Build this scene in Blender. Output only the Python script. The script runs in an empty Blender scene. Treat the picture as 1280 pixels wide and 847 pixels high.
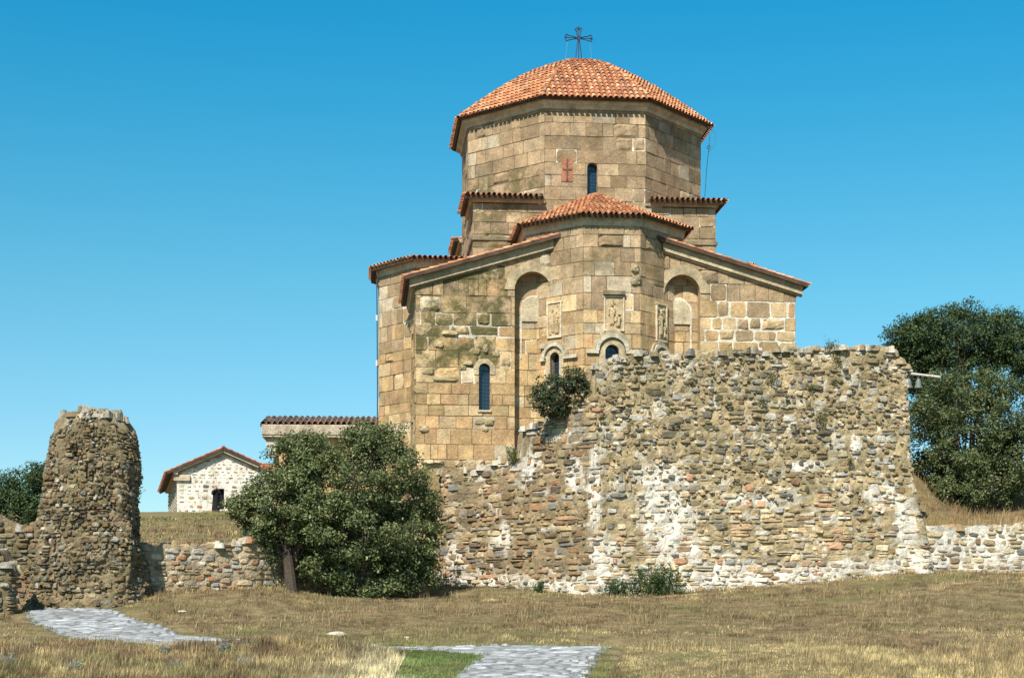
import bpy, math, random
import numpy as np
from mathutils import Vector

# ------------------------------------------------------------------ camera, sky, sun, exposure
SC = bpy.context.scene
COL = SC.collection
W_, H_ = 1280.0, 847.0
F_PX, HOR = 2000.0, 770.0            # focal length in photo pixels, row of the horizon
cam = bpy.data.cameras.new("camera")
cam_o = bpy.data.objects.new("camera", cam); COL.objects.link(cam_o)
cam.sensor_width = 36.0
cam.lens = 36.0 * F_PX / W_
cam.shift_y = (HOR - H_ / 2) / W_
cam.clip_start = 0.1; cam.clip_end = 9000
cam_o.location = (0, 0, 0); cam_o.rotation_euler = (math.radians(90), 0, 0)
SC.camera = cam_o

SUN_AZ, SUN_EL = 201.0, 46.0          # compass-like angle from +Y towards +X
world = bpy.data.worlds.new("World"); SC.world = world; world.use_nodes = True
wn = world.node_tree; wn.nodes.clear()
sky = wn.nodes.new("ShaderNodeTexSky"); sky.sky_type = 'NISHITA'; sky.sun_disc = False
sky.sun_elevation = math.radians(SUN_EL); sky.sun_rotation = math.radians(SUN_AZ)
sky.air_density = 1.0; sky.dust_density = 0.3; sky.ozone_density = 1.4
mx = wn.nodes.new("ShaderNodeMix"); mx.data_type = 'RGBA'; mx.blend_type = 'MULTIPLY'
mx.inputs[0].default_value = 1.0
# the deep cyan blue of this sky by height above the horizon
tc_ = wn.nodes.new("ShaderNodeTexCoord"); sp_ = wn.nodes.new("ShaderNodeSeparateXYZ"); cr_ = wn.nodes.new("ShaderNodeValToRGB")
wn.links.new(tc_.outputs["Generated"], sp_.inputs[0]); wn.links.new(sp_.outputs[2], cr_.inputs[0]); wn.links.new(cr_.outputs[0], mx.inputs[7])
_st = [(.0, (.62, .74, .80)), (.115, (.44, .72, .80)), (.194, (.33, .77, .79)), (.25, (.23, .78, .83)), (.30, (.14, .78, .87)), (.355, (.07, .78, .92)), (.55, (.5, .86, .9)), (1.0, (.9, .88, .8))]
while len(cr_.color_ramp.elements) < len(_st): cr_.color_ramp.elements.new(.5)
for e_, (p_, c_) in zip(cr_.color_ramp.elements, _st): e_.position = p_; e_.color = (*c_, 1)
bg = wn.nodes.new("ShaderNodeBackground"); bg.inputs[1].default_value = 0.10
wo = wn.nodes.new("ShaderNodeOutputWorld")
wn.links.new(sky.outputs[0], mx.inputs[6]); wn.links.new(mx.outputs[2], bg.inputs[0])
wn.links.new(bg.outputs[0], wo.inputs[0])
sun = bpy.data.lights.new("sun", 'SUN'); sun.energy = 5.0; sun.angle = math.radians(0.5); sun.color = (1, .93, .80)
sun_o = bpy.data.objects.new("sun", sun); COL.objects.link(sun_o)
_a, _e = math.radians(SUN_AZ), math.radians(SUN_EL)
sdir = Vector((math.sin(_a) * math.cos(_e), math.cos(_a) * math.cos(_e), math.sin(_e)))
sun_o.rotation_euler = sdir.to_track_quat('Z', 'Y').to_euler(); sun_o.location = (-30, -30, 60)
SC.view_settings.view_transform = 'Standard'; SC.view_settings.look = 'None'
SC.view_settings.exposure = 0.72; SC.view_settings.gamma = 1.0
SC.view_settings.use_curve_mapping = False

R = random.Random(7)
rng = np.random.default_rng(11)

# ------------------------------------------------------------------ noise
def _h(ix, iy, iz):
    n = (ix * 374761393 + iy * 668265263 + iz * 2147483647 * 3 + 1013904223) & 0xffffffff
    n = ((n ^ (n >> 13)) * 1274126177) & 0xffffffff
    n = ((n ^ (n >> 16)) * 2246822519) & 0xffffffff
    return ((n ^ (n >> 15)) & 0xffff) / 65535.0
def vnoise(x, y, z=0.0):
    x, y, z = np.broadcast_arrays(np.asarray(x, float), np.asarray(y, float), np.asarray(z, float))
    ix, iy, iz = np.floor(x).astype(np.int64), np.floor(y).astype(np.int64), np.floor(z).astype(np.int64)
    fx, fy, fz = x - ix, y - iy, z - iz
    fx = fx * fx * (3 - 2 * fx); fy = fy * fy * (3 - 2 * fy); fz = fz * fz * (3 - 2 * fz)
    r = 0
    for dx in (0, 1):
        for dy in (0, 1):
            for dz in (0, 1):
                w = (fx if dx else 1 - fx) * (fy if dy else 1 - fy) * (fz if dz else 1 - fz)
                r = r + w * _h(ix + dx, iy + dy, iz + dz)
    return r
def fbm(x, y, z=0.0, o=4):
    r, a, t = 0, 1.0, 0
    x = np.asarray(x, float); y = np.asarray(y, float); z = np.asarray(z, float)
    for i in range(o):
        r = r + a * vnoise(x + 17.3 * i, y - 9.1 * i, z + 4.7 * i); t += a; a *= .5
        x = x * 2.03; y = y * 2.03; z = z * 2.03
    return r / t
def sstep(a, b, x):
    t = np.clip((np.asarray(x, float) - a) / (b - a), 0, 1); return t * t * (3 - 2 * t)

# ------------------------------------------------------------------ mesh builder
class MB:
    def __init__(s): s.v = []; s.l = []; s.n = []; s.c = []; s.k = 0
    def add(s, verts, faces, col):
        """faces: (m,k) int array or list of index lists; col rgba single or per face"""
        verts = np.asarray(verts, float).reshape(-1, 3)
        if isinstance(faces, np.ndarray):
            s.l.append(faces.reshape(-1) + s.k); s.n.append(np.full(len(faces), faces.shape[1]))
            m = len(faces)
        else:
            m = len(faces)
            s.l.append(np.array([i for f in faces for i in f], int) + s.k)
            s.n.append(np.array([len(f) for f in faces], int))
        col = np.asarray(col, float)
        if col.ndim == 1:
            if len(col) == 3: col = np.append(col, 0.)
            col = np.tile(col, (m, 1))
        elif col.shape[1] == 3: col = np.hstack([col, np.zeros((m, 1))])
        s.c.append(col); s.v.append(verts); s.k += len(verts)
    def box(s, a, b, col, T=None):
        x0, y0, z0 = a; x1, y1, z1 = b
        v = np.array([(x, y, z) for z in (z0, z1) for y in (y0, y1) for x in (x0, x1)], float)
        f = np.array([(0, 2, 3, 1), (4, 5, 7, 6), (0, 1, 5, 4), (2, 6, 7, 3), (0, 4, 6, 2), (1, 3, 7, 5)])
        if T is not None: v = T(v)
        s.add(v, f, col)
    def tube(s, pts, rad, col, n=8, cap=True):
        pts = [Vector(p) for p in pts]
        if not hasattr(rad, '__len__'): rad = [rad] * len(pts)
        vs = []
        for i, p in enumerate(pts):
            d = (pts[min(i + 1, len(pts) - 1)] - pts[max(i - 1, 0)]).normalized()
            a = d.orthogonal().normalized() if i == 0 else (a - d * a.dot(d)).normalized()
            b = d.cross(a)
            for k in range(n):
                t = 2 * math.pi * k / n
                vs.append(p + (a * math.cos(t) + b * math.sin(t)) * rad[i])
        fs = []
        for i in range(len(pts) - 1):
            for k in range(n):
                fs.append((i * n + k, i * n + (k + 1) % n, (i + 1) * n + (k + 1) % n, (i + 1) * n + k))
        if cap: fs.append(tuple(range(n))[::-1]); fs.append(tuple((len(pts) - 1) * n + k for k in range(n)))
        s.add([tuple(v) for v in vs], fs, col)
    def build(s, name, mat, parent=None, smooth=False):
        me = bpy.data.meshes.new(name)
        V = np.concatenate(s.v); L = np.concatenate(s.l); N = np.concatenate(s.n); C = np.concatenate(s.c)
        me.vertices.add(len(V)); me.vertices.foreach_set("co", V.ravel().astype(np.float32))
        me.loops.add(len(L)); me.loops.foreach_set("vertex_index", L.astype(np.int32))
        me.polygons.add(len(N))
        st = np.concatenate([[0], np.cumsum(N)[:-1]])
        me.polygons.foreach_set("loop_start", st.astype(np.int32))
        me.update(calc_edges=True)
        at = me.attributes.new("tint", 'FLOAT_COLOR', 'FACE')
        at.data.foreach_set("color", C.ravel().astype(np.float32))
        me.polygons.foreach_set("use_smooth", [smooth] * len(N))
        me.materials.append(mat)
        me.validate()
        o = bpy.data.objects.new(name, me); COL.objects.link(o)
        if parent is not None: o.parent = parent; o.matrix_parent_inverse = inv(parent)
        return o
def inv(p):
    # parents here are Empties with location only
    from mathutils import Matrix
    return Matrix.Translation(-Vector(p.location))
def grid_faces(nu, nv, flip=False):
    i, j = np.meshgrid(np.arange(nu - 1), np.arange(nv - 1), indexing='ij')
    a = (i * nv + j).ravel(); f = np.stack([a, a + nv, a + nv + 1, a + 1], 1)
    return f[:, ::-1] if flip else f
def thing(name, label, cat, loc=(0, 0, 0), group=None):
    o = bpy.data.objects.new(name, None); COL.objects.link(o); o.location = loc
    o.empty_display_size = .3
    o["label"] = label; o["category"] = cat
    if group: o["group"] = group
    return o
def tag(o, label, cat, group=None):
    o["label"] = label; o["category"] = cat
    if group: o["group"] = group
    return o

# ------------------------------------------------------------------ materials
def newmat(name, rough=.9):
    m = bpy.data.materials.new(name); m.use_nodes = True
    nt = m.node_tree; b = nt.nodes["Principled BSDF"]; b.inputs["Roughness"].default_value = rough
    b.inputs["Specular IOR Level"].default_value = .25
    return m, nt, b
def nd(nt, t, **k):
    n = nt.nodes.new(t)
    for a, v in k.items(): setattr(n, a, v)
    return n
def noise(nt, co, scale, detail=4, rough=.6, stretch=None):
    if stretch:
        mp = nd(nt, "ShaderNodeMapping"); mp.inputs[3].default_value = stretch
        nt.links.new(co, mp.inputs[0]); co = mp.outputs[0]
    n = nd(nt, "ShaderNodeTexNoise"); n.inputs["Scale"].default_value = scale
    n.inputs["Detail"].default_value = detail; n.inputs["Roughness"].default_value = rough
    nt.links.new(co, n.inputs["Vector"]); return n.outputs["Fac"]
def ramp(nt, fac, stops):
    r = nd(nt, "ShaderNodeValToRGB"); e = r.color_ramp.elements
    while len(e) < len(stops): e.new(.5)
    for i, (p, c) in enumerate(stops):
        e[i].position = p; e[i].color = (c, c, c, 1) if not hasattr(c, '__len__') else (*c, 1)
    nt.links.new(fac, r.inputs[0]); return r.outputs[0]
def mix(nt, a, b, fac, mode='MIX'):
    m = nd(nt, "ShaderNodeMix", data_type='RGBA', blend_type=mode)
    for sock, v in ((m.inputs[0], fac), (m.inputs[6], a), (m.inputs[7], b)):
        if isinstance(v, bpy.types.NodeSocket): nt.links.new(v, sock)
        elif hasattr(v, '__len__'): sock.default_value = (*v, 1)
        else: sock.default_value = v
    return m.outputs[2]
def bump(nt, b, h, strength=.5, dist=.05):
    n = nd(nt, "ShaderNodeBump"); n.inputs["Strength"].default_value = strength
    n.inputs["Distance"].default_value = dist
    nt.links.new(h, n.inputs["Height"]); nt.links.new(n.outputs[0], b.inputs["Normal"]); return n
def math_(nt, op, a, b):
    m = nd(nt, "ShaderNodeMath", operation=op)
    for i, v in enumerate((a, b)):
        if isinstance(v, bpy.types.NodeSocket): nt.links.new(v, m.inputs[i])
        else: m.inputs[i].default_value = v
    return m.outputs[0]

def mat_stone(name, moss=(.085, .08, .03), lo=.62, hi=1.25, bs=.6, fine=14):
    m, nt, b = newmat(name)
    at = nd(nt, "ShaderNodeAttribute", attribute_name="tint")
    g = nd(nt, "ShaderNodeNewGeometry").outputs["Position"]
    c = at.outputs["Color"]
    c = mix(nt, c, ramp(nt, noise(nt, g, 1.6, 6, .7), [(.3, lo), (.7, hi)]), 1.0, 'MULTIPLY')
    c = mix(nt, c, ramp(nt, noise(nt, g, fine, 4, .75), [(.3, .6), (.68, 1.3)]), .8, 'MULTIPLY')
    # vertical run-off stains
    st = ramp(nt, noise(nt, g, 1.0, 5, .65, (2.2, 2.2, .35)), [(.52, 0.), (.72, 1.)])
    c = mix(nt, c, (.11, .09, .06), math_(nt, 'MULTIPLY', st, .3))
    ms = ramp(nt, noise(nt, g, 1.1, 7, .72), [(.42, 0.), (.56, 1.)])
    c = mix(nt, c, moss, math_(nt, 'MULTIPLY', ms, at.outputs["Alpha"]))
    # pale lichen flecks
    lf = ramp(nt, noise(nt, g, 9, 3, .6), [(.66, 0.), (.72, 1.)])
    c = mix(nt, c, (.55, .52, .44), math_(nt, 'MULTIPLY', lf, .35))
    nt.links.new(c, b.inputs["Base Color"])
    hgt = math_(nt, 'ADD', noise(nt, g, 6, 6, .7), math_(nt, 'MULTIPLY', noise(nt, g, 24, 3, .7), .5))
    bump(nt, b, hgt, bs, .06)
    return m
M_ASH = mat_stone("ashlar_sandstone", lo=.6, hi=1.32, bs=.8)
M_RUB = mat_stone("rubble_stone", lo=.6, hi=1.2, bs=.8, fine=11)
def mat_tint(name, rough=.8, lo=.7, hi=1.2, sc=5, bs=.3, bd=.02):
    m, nt, b = newmat(name, rough)
    at = nd(nt, "ShaderNodeAttribute", attribute_name="tint")
    g = nd(nt, "ShaderNodeNewGeometry").outputs["Position"]
    n = noise(nt, g, sc, 5, .65)
    c = mix(nt, at.outputs["Color"], ramp(nt, n, [(.3, lo), (.7, hi)]), 1.0, 'MULTIPLY')
    nt.links.new(c, b.inputs["Base Color"]); bump(nt, b, n, bs, bd)
    return m
M_TILE = mat_tint("terracotta_tile", .85, .5, 1.35, 2.5)
M_BARK = mat_tint("bark", .95, .5, 1.4, 12, .8, .03)
M_METAL = mat_tint("dark_iron", .5, .8, 1.1, 20)
M_CLOTH = mat_tint("cloth", .95)
M_SKIN = mat_tint("skin", .6)
M_BRONZE = mat_tint("weathered_bronze", .55)
M_WOOD = mat_tint("weathered_wood", .9, .6, 1.2, 15)
M_SLAB = mat_tint("paving_stone", .9, .6, 1.3, 4, .4, .02)
def mat_leaf(name):
    m, nt, b = newmat(name, .5)
    at = nd(nt, "ShaderNodeAttribute", attribute_name="tint")
    nt.links.new(at.outputs["Color"], b.inputs["Base Color"])
    tr = nd(nt, "ShaderNodeBsdfTranslucent"); ms = nd(nt, "ShaderNodeMixShader"); ms.inputs[0].default_value = .22
    c2 = mix(nt, at.outputs["Color"], (1.3, 1.5, .5), 1.0, 'MULTIPLY')
    nt.links.new(c2, tr.inputs[0])
    nt.links.new(b.outputs[0], ms.inputs[1]); nt.links.new(tr.outputs[0], ms.inputs[2])
    nt.links.new(ms.outputs[0], nt.nodes["Material Output"].inputs[0])
    return m
M_LEAF = mat_leaf("leaf"); M_BLADE = mat_leaf("grass_blade")
m, nt, b = newmat("window_glass", .12); b.inputs["Base Color"].default_value = (.012, .03, .06, 1)
b.inputs["Specular IOR Level"].default_value = .6; M_GLASS = m
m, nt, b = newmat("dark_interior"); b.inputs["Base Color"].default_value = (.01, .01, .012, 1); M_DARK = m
# ground
m, nt, b = newmat("dry_ground")
g = nd(nt, "ShaderNodeNewGeometry").outputs["Position"]
big = noise(nt, g, .22, 5, .6); mid = noise(nt, g, 1.7, 6, .7); fin = noise(nt, g, 13, 4, .8)
c = mix(nt, (.135, .098, .05), (.27, .215, .105), ramp(nt, mid, [(.38, 0.), (.62, 1.)]))
c = mix(nt, c, (.13, .135, .045), math_(nt, 'MULTIPLY', ramp(nt, big, [(.5, 0.), (.62, 1.)]), .6))
c = mix(nt, c, ramp(nt, fin, [(.3, .5), (.7, 1.35)]), .9, 'MULTIPLY')
nt.links.new(c, b.inputs["Base Color"]); bump(nt, b, math_(nt, 'ADD', mid, fin), .9, .08)
M_GROUND = m

# ------------------------------------------------------------------ terrain
# plan line where the ground steps up behind the retaining walls
WL = np.array([(-400, 53.5), (-16.5, 53.5), (-13.6, 53.5), (-12.4, 54.0), (-9, 56.3), (-3.2, 63.6), (3.0, 58.9), (15.2, 61.1), (17, 62.2), (400, 64)], float)
def wall_y(x): return np.interp(x, WL[:, 0], WL[:, 1])
def low(x, y):
    z = np.interp(y, [-50, 0, 20, 35, 64, 70], [-2.2, -1.6, -1.55, -1.35, 1.35, 1.6])
    z = z + .62 * sstep(5, 16, x) * sstep(44, 60, y)
    z = z + .38 * sstep(-13.4, -12, x) * sstep(-6, -9, x) * sstep(49, 53.5, y)
    z = z + .16 * (vnoise(x * .5, y * .5) - .5) * sstep(5, 20, y)
    z = z + .26 * np.exp(-((y - 39.3) / .75) ** 2) * sstep(-2.6, -4.0, x) * sstep(-9.5, -7.6, x)
    z = z + .12 * np.exp(-((y - 37.5) / 2.2) ** 2) * sstep(2.6, 5, x)
    return z
def high(x, y):
    l = 2.35 + .0935 * (np.minimum(y, 106) - 57)                 # grassy slope to the chapel
    l = l + .25 * np.sin(y * .35 + x * .2) * sstep(60, 66, y) * (1 - sstep(80, 95, y))
    c = np.interp(y, [58, 64, 70, 80], [5.6, 5.9, 6.45, 6.7])     # church terrace
    r = np.interp(y, [60, 63, 68, 76, 90], [3.2, 3.45, 4.4, 6.5, 7.0]) + 2.0 * sstep(19.5, 16.5, x) * sstep(64, 70, y) * sstep(84, 74, y)
    w = sstep(-9, -3.4, x); z = l * (1 - w) + c * w
    w2 = sstep(14.4, 15.4, x) * (1 - sstep(72, 84, y)); z = z * (1 - w2) + r * w2
    z = z + .14 * (fbm(x * .6, y * .6) - .5)
    z = z - sstep(134, 260, y) * 14 - sstep(40, 260, np.abs(x)) * 9
    return z
def ground_z(x, y):
    yw = wall_y(x); return np.where(np.asarray(y) > yw + .25, high(x, y), low(x, y))
xs = np.concatenate([[-3000, -1500, -700, -300, -150, -90, -60, -45], np.arange(-36, 36.01, .3), [45, 60, 90, 150, 300, 700, 1500, 3000]])
tf = np.concatenate([[-2000, -300, -60, 0, 10, 16, 22, 26, 29], np.arange(31, 52.9, .3)])
th = np.concatenate([np.arange(.5, 14, .5), np.arange(14, 60, 1.6), [62, 68, 76, 90, 110, 140, 200, 400, 900, 2500, 6000]])
rows = []
for y in tf: rows.append(np.full_like(xs, y))
yw = wall_y(xs); y0 = tf[-1]
for t in np.linspace(0, 1, 34)[1:-1]: rows.append(y0 + (yw - y0) * t)
rows.append(yw)
nlow = len(rows)
for t in th: rows.append(yw + t)
Y = np.array(rows); X = np.tile(xs, (len(rows), 1))
Z = np.where(np.arange(len(rows))[:, None] < nlow, low(X, Y), high(X, Y))
mb = MB(); mb.add(np.stack([X, Y, Z], -1).reshape(-1, 3), grid_faces(len(rows), len(xs), True), (.2, .15, .08))
o = mb.build("ground", M_GROUND, smooth=True); o["kind"] = "structure"

# ------------------------------------------------------------------ rubble masonry
GS = np.linspace(-1, 1, 6)
SS, TT = np.meshgrid(GS, GS, indexing='ij'); SS = SS.ravel(); TT = TT.ravel()
RR = np.maximum(abs(SS), abs(TT)); PF = grid_faces(6, 6)
def pillow(mb, F, cu, cv, hw, hh, prot, col, rs, sink=.05, sq=.42, jit=.12):
    k = sq
    s = SS * np.sqrt(1 - k * TT ** 2); t = TT * np.sqrt(1 - k * SS ** 2)
    cr = rs.uniform(-.16, .16, (2, 4))
    bl = [(1 - SS) * (1 - TT) / 4, (1 + SS) * (1 - TT) / 4, (1 - SS) * (1 + TT) / 4, (1 + SS) * (1 + TT) / 4]
    du = sum(b * c for b, c in zip(bl, cr[0])); dv = sum(b * c for b, c in zip(bl, cr[1]))
    u = cu + hw * (s + du + rs.uniform(-jit, jit, 36) * .5); v = cv + hh * (t + dv + rs.uniform(-jit, jit, 36) * .6)
    d = prot * (1 - RR ** 4.5) * rs.uniform(.82, 1.12, 36) + prot * .35 * (rs.uniform(-1, 1) * SS + rs.uniform(-1, 1) * TT)
    d = np.where(RR > .99, -sink, np.maximum(d, .01))
    mb.add(F(u, v, d), PF, col)

class Foot:
    """closed smooth footprint, counter-clockwise seen from above, outward normals"""
    def __init__(s, pts, rnd=2, dens=.12):
        p = np.array(pts, float)
        for _ in range(rnd):
            q = np.roll(p, -1, 0); L = np.linalg.norm(q - p, axis=1, keepdims=True)
            c = np.minimum(.25, .22 / np.maximum(L, 1e-6))
            p = np.stack([p + (q - p) * c, q - (q - p) * c], 1).reshape(-1, 2)
        s.p = np.vstack([p, p[:1]]); d = np.diff(s.p, axis=0); l = np.linalg.norm(d, axis=1)
        s.s = np.concatenate([[0], np.cumsum(l)]); s.L = s.s[-1]
        n = np.stack([d[:, 1], -d[:, 0]], 1) / np.maximum(l[:, None], 1e-9)
        nv = n + np.roll(n, 1, 0); nv /= np.linalg.norm(nv, axis=1, keepdims=True)
        s.n = np.vstack([nv, nv[:1]])
    def at(s, u):
        u = np.mod(u, s.L)
        p = np.stack([np.interp(u, s.s, s.p[:, i]) for i in (0, 1)], -1)
        n = np.stack([np.interp(u, s.s, s.n[:, i]) for i in (0, 1)], -1)
        return p, n / np.linalg.norm(n, axis=-1, keepdims=True)

def rubble(name, foot, z0, topf, colf, morf, warp=None, hrow=(.1, .2), wid=(.18, .5), prot=(.03, .1), parent=None,
           gap=.012, miss=.04, seed=1, rough=.06, pebbles=None, hide=None, medial=None, capstones=1.0, waver=.12, sq=.42, mat=None, extra=None, grow=None, small=None, flush=None):
    """colf(x,y,z,rs)->rgba for a stone, morf(x,y,z arrays)->rgba array for the mortar"""
    rs = np.random.default_rng(seed); mb = MB()
    def F(u, v, d):
        p, n = foot.at(u)
        if warp is not None: p, d2 = warp(p, n, v); 
        else: d2 = 0
        q = p + n * np.asarray(d + d2)[..., None] if np.ndim(d + d2) else p + n * (d + d2)
        return np.concatenate([q, np.asarray(v)[..., None]], -1)
    zmax = None
    su = np.arange(0, foot.L, .09); su = np.append(su, foot.L)
    pp, _ = foot.at(su); tp = topf(pp[:, 0], pp[:, 1]); zb = z0 - .4
    nv = max(6, int((tp.max() - zb) / .085)); tt = np.linspace(0, 1, nv)
    U, T = np.meshgrid(su, tt, indexing='ij'); V = zb + (tp[:, None] - zb) * T
    P3 = F(U.ravel(), V.ravel(), np.zeros(U.size))
    nz = (fbm(P3[:, 0] * 3, P3[:, 1] * 3, P3[:, 2] * 3.5, 4) - .5) * 2 * rough * 1.6
    P3 = F(U.ravel(), V.ravel(), nz)
    P3[:, 2] += (fbm(P3[:, 0] * 2.2, P3[:, 1] * 2.2, 5.5) - .5) * .25 * T.ravel() ** 6
    fc = grid_faces(len(su), nv)
    cen = P3[fc].mean(1); mb.add(P3, fc, morf(cen[:, 0], cen[:, 1], cen[:, 2]))
    # cap
    top = P3.reshape(len(su), nv, 3)[:, -1]
    md = medial(top[:, :2]); K = 6; C = []
    for k in range(K):
        a = k / (K - 1); xy = top[:, :2] * (1 - a) + md * a
        z = topf(xy[:, 0], xy[:, 1])
        z = z + (fbm(xy[:, 0] * 2.2, xy[:, 1] * 2.2, 5.5) - .5) * .25
        if k == 0: z = top[:, 2]
        C.append(np.concatenate([xy, z[:, None]], 1))
    C = np.array(C).transpose(1, 0, 2).reshape(-1, 3); fc = grid_faces(len(su), K)
    cen = C[fc].mean(1); mb.add(C, fc, morf(cen[:, 0], cen[:, 1], cen[:, 2]))
    # stones by wavering courses
    z = z0 - .15; zt = tp.max()
    while z < zt:
        hr = rs.uniform(*hrow) * (grow(z) if grow else 1); u = rs.uniform(0, .3)
        while u < foot.L:
            w = rs.uniform(*wid) * (1.0 + .5 * (rs.random() < .12)) * (1 - .35 * (small(foot.at(u)[0][0], z) if small else 0))
            cu = u + w / 2
            p, n = foot.at(cu); wob = waver * (float(vnoise(cu * .45, z * .35, seed)) - .5) * 2
            zz = z + hr / 2 + wob
            u += w
            if hide is not None and hide(p[0], p[1], n): continue
            if zz > topf(p[0], p[1]) - hr * .2: continue
            if extra is not None and extra(cu, zz, p, n): continue
            if rs.random() < miss: continue
            fl = 1 - .5 * flush(p[0], zz) if flush else 1; hr0 = hr
            hh = hr * rs.uniform(.94, 1.22) / 2 * (.7 + .3 * fl); w = w * (.75 + .25 * fl); prot_ = (prot[0] * fl, prot[1] * fl); sm = small(p[0], zz) if small else 0
            if rs.random() < sm * .8:
                hh *= rs.uniform(.55, .95); ww = max(w * rs.uniform(.35, .9), .1)
                pillow(mb, F, cu + rs.uniform(-.5, .5) * (w - ww), zz + rs.uniform(-.06, .06), ww / 2, hh, rs.uniform(.03, .12), colf(p[0], p[1], zz, rs), rs, sq=.48, jit=.2); continue
            col = colf(p[0], p[1], zz, rs)
            if rs.random() < .13 and w > .26:      # a split pair
                pillow(mb, F, cu, zz + hh / 2, w / 2 - gap, hh / 2 - gap * .6, rs.uniform(*prot_), col, rs, sq=sq)
                pillow(mb, F, cu, zz - hh / 2, w / 2 - gap, hh / 2 - gap * .6, rs.uniform(*prot_), colf(p[0], p[1], zz, rs), rs, sq=sq)
            else:
                pillow(mb, F, cu, zz, w / 2 - gap, hh - gap, rs.uniform(*prot_), col, rs, sq=sq)
        z += hr
    if pebbles:
        for i in range(pebbles[0]):
            u = rs.uniform(0, foot.L); p, n = foot.at(u); zz = rs.uniform(z0, float(topf(p[0], p[1])))
            if (hide and hide(p[0], p[1], n)) or rs.random() > pebbles[1](p[0], zz): continue
            q = rs.uniform(.03, .10); pillow(mb, F, u, zz, q * rs.uniform(.8, 1.7), q * .8, rs.uniform(.03, .09), colf(p[0], p[1], zz, rs) * [*([rs.choice([.4, .8, 1, 1.4])] * 3), 1], rs, sq=.48, jit=.2)
    # stones lying on the top
    nst = int(foot.L * 5 * capstones)
    for i in range(nst):
        u = rs.uniform(0, foot.L); p, n = foot.at(u); m2 = medial(p[None])[0]
        a = rs.uniform(.0, .9) ** 1.3; x, y = p * (1 - a) + m2 * a
        if warp is not None:
            tz = float(topf(x, y)); (q, d2) = warp(p, n, np.array(tz)); q = q + n * d2; x, y = q * (1 - a) + m2 * a
        tz = float(topf(x, y)); sz = rs.uniform(.1, .26); ang = rs.uniform(0, 3.14); ca, sa = math.cos(ang), math.sin(ang)
        fl = rs.uniform(.5, .9)
        def FC(uu, vv, dd): return np.stack([x + ca * uu - sa * vv, y + sa * uu + ca * vv, tz + dd - .03], -1)
        pillow(mb, FC, 0, 0, sz, sz * fl, rs.uniform(.05, .17), colf(x, y, tz, rs), rs, sink=.12)
    return mb.build(name, mat or M_RUB, parent)

def seg_medial(a, b):
    a = np.array(a, float); b = np.array(b, float); d = b - a; L2 = d @ d
    def f(p):
        t = np.clip(((p - a) @ d) / L2, 0, 1); return a + t[:, None] * d
    return f
def poly_medial(pts):
    pts = np.array(pts, float)
    def f(p):
        best = None; bd = None
        for a, b in zip(pts[:-1], pts[1:]):
            q = seg_medial(a, b)(p); dd = np.linalg.norm(q - p, axis=1)
            if best is None: best, bd = q, dd
            else:
                m_ = dd < bd; best = np.where(m_[:, None], q, best); bd = np.minimum(bd, dd)
        return best
    return f
def pick(rs, pal, j=.12):
    c = np.array(pal[rs.integers(len(pal))]) * rs.uniform(1 - j * 1.6, 1 + j * 1.4)
    return c

# palettes (linear albedo)
BROWN = [(.30, .19, .10), (.25, .16, .09), (.36, .25, .14), (.20, .15, .10), (.33, .22, .13), (.40, .28, .15), (.17, .13, .095), (.26, .21, .15)]
TAN = [(.46, .35, .205), (.40, .30, .17), (.34, .26, .15), (.50, .40, .25), (.29, .22, .135), (.52, .44, .30), (.38, .30, .19)]
GREY = [(.30, .29, .26), (.22, .21, .19), (.40, .38, .34), (.33, .30, .25), (.16, .155, .15)]
PINK = [(.42, .22, .12), (.36, .19, .11), (.45, .27, .16)]
WHITE = np.array([.68, .64, .56])

# ---- the tall wall below the church
BW = [(-3.15, 63.0), (2.95, 58.0), (15.35, 60.2)]
def bw_foot(off=1.3):
    return [(-3.15, 63.0), (2.95, 58.0), (15.35, 60.2), (15.15, 61.7), (3.1, 59.6), (-2.6, 64.2)]
def px(x, y): return 640 + F_PX * x / y
def bw_top(x, y):
    x = np.asarray(x, float)
    z = np.interp(x, [-3.3, -2.9, -1.6, -.6, .36, .42, 1.5, 1.55, 2.5, 2.85, 2.95, 3.6, 4.7, 9, 12, 14.1, 14.7, 15.5],
                  [5.5, 5.8, 5.75, 5.95, 6.0, 7.1, 7.35, 7.65, 7.9, 8.0, 9.1, 9.35, 9.65, 9.85, 10.1, 10.15, 9.75, 8.9])
    return z + .14 * (vnoise(x * 2.1, 3.3) - .5) + .1 * (vnoise(x * 6, 1.3) - .5)
def white_mask(x, z):
    """patches of fresh white pointing"""
    m = 0
    for (a, b_, c_, d_) in ((5.6, 3.9, .95, 1.7), (5.5, 4.9, .8, .8), (3.0, 4.6, .22, 1.5), (3.3, 2.1, .55, .9), (.6, 5.6, .3, .6), (-2.3, 2.3, .3, .7), (10.9, 5.6, .8, .22), (9.0, 4.3, .9, .2), (6.2, 2.6, .8, .5),
                            (13.9, 4.6, .7, .5), (12.9, 6.5, .2, .4), (-.3, 3.0, .2, .6), (2.3, 5.2, .3, .6), (14.8, 3.4, .4, .9)):
        m = np.maximum(m, sstep(1.35, .65, np.sqrt(((x - a) / c_) ** 2 + ((z - b_) / d_) ** 2) + .35 * (fbm(x * 1.7, z * 1.7, a) - .5)))
    base = 1.15 + .055 * (x - 3) * (x > 3)
    m = np.maximum(m, sstep(base + .6, base + .15, z + .5 * (vnoise(x * .8, 2.2) - .5)))
    return m
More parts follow.
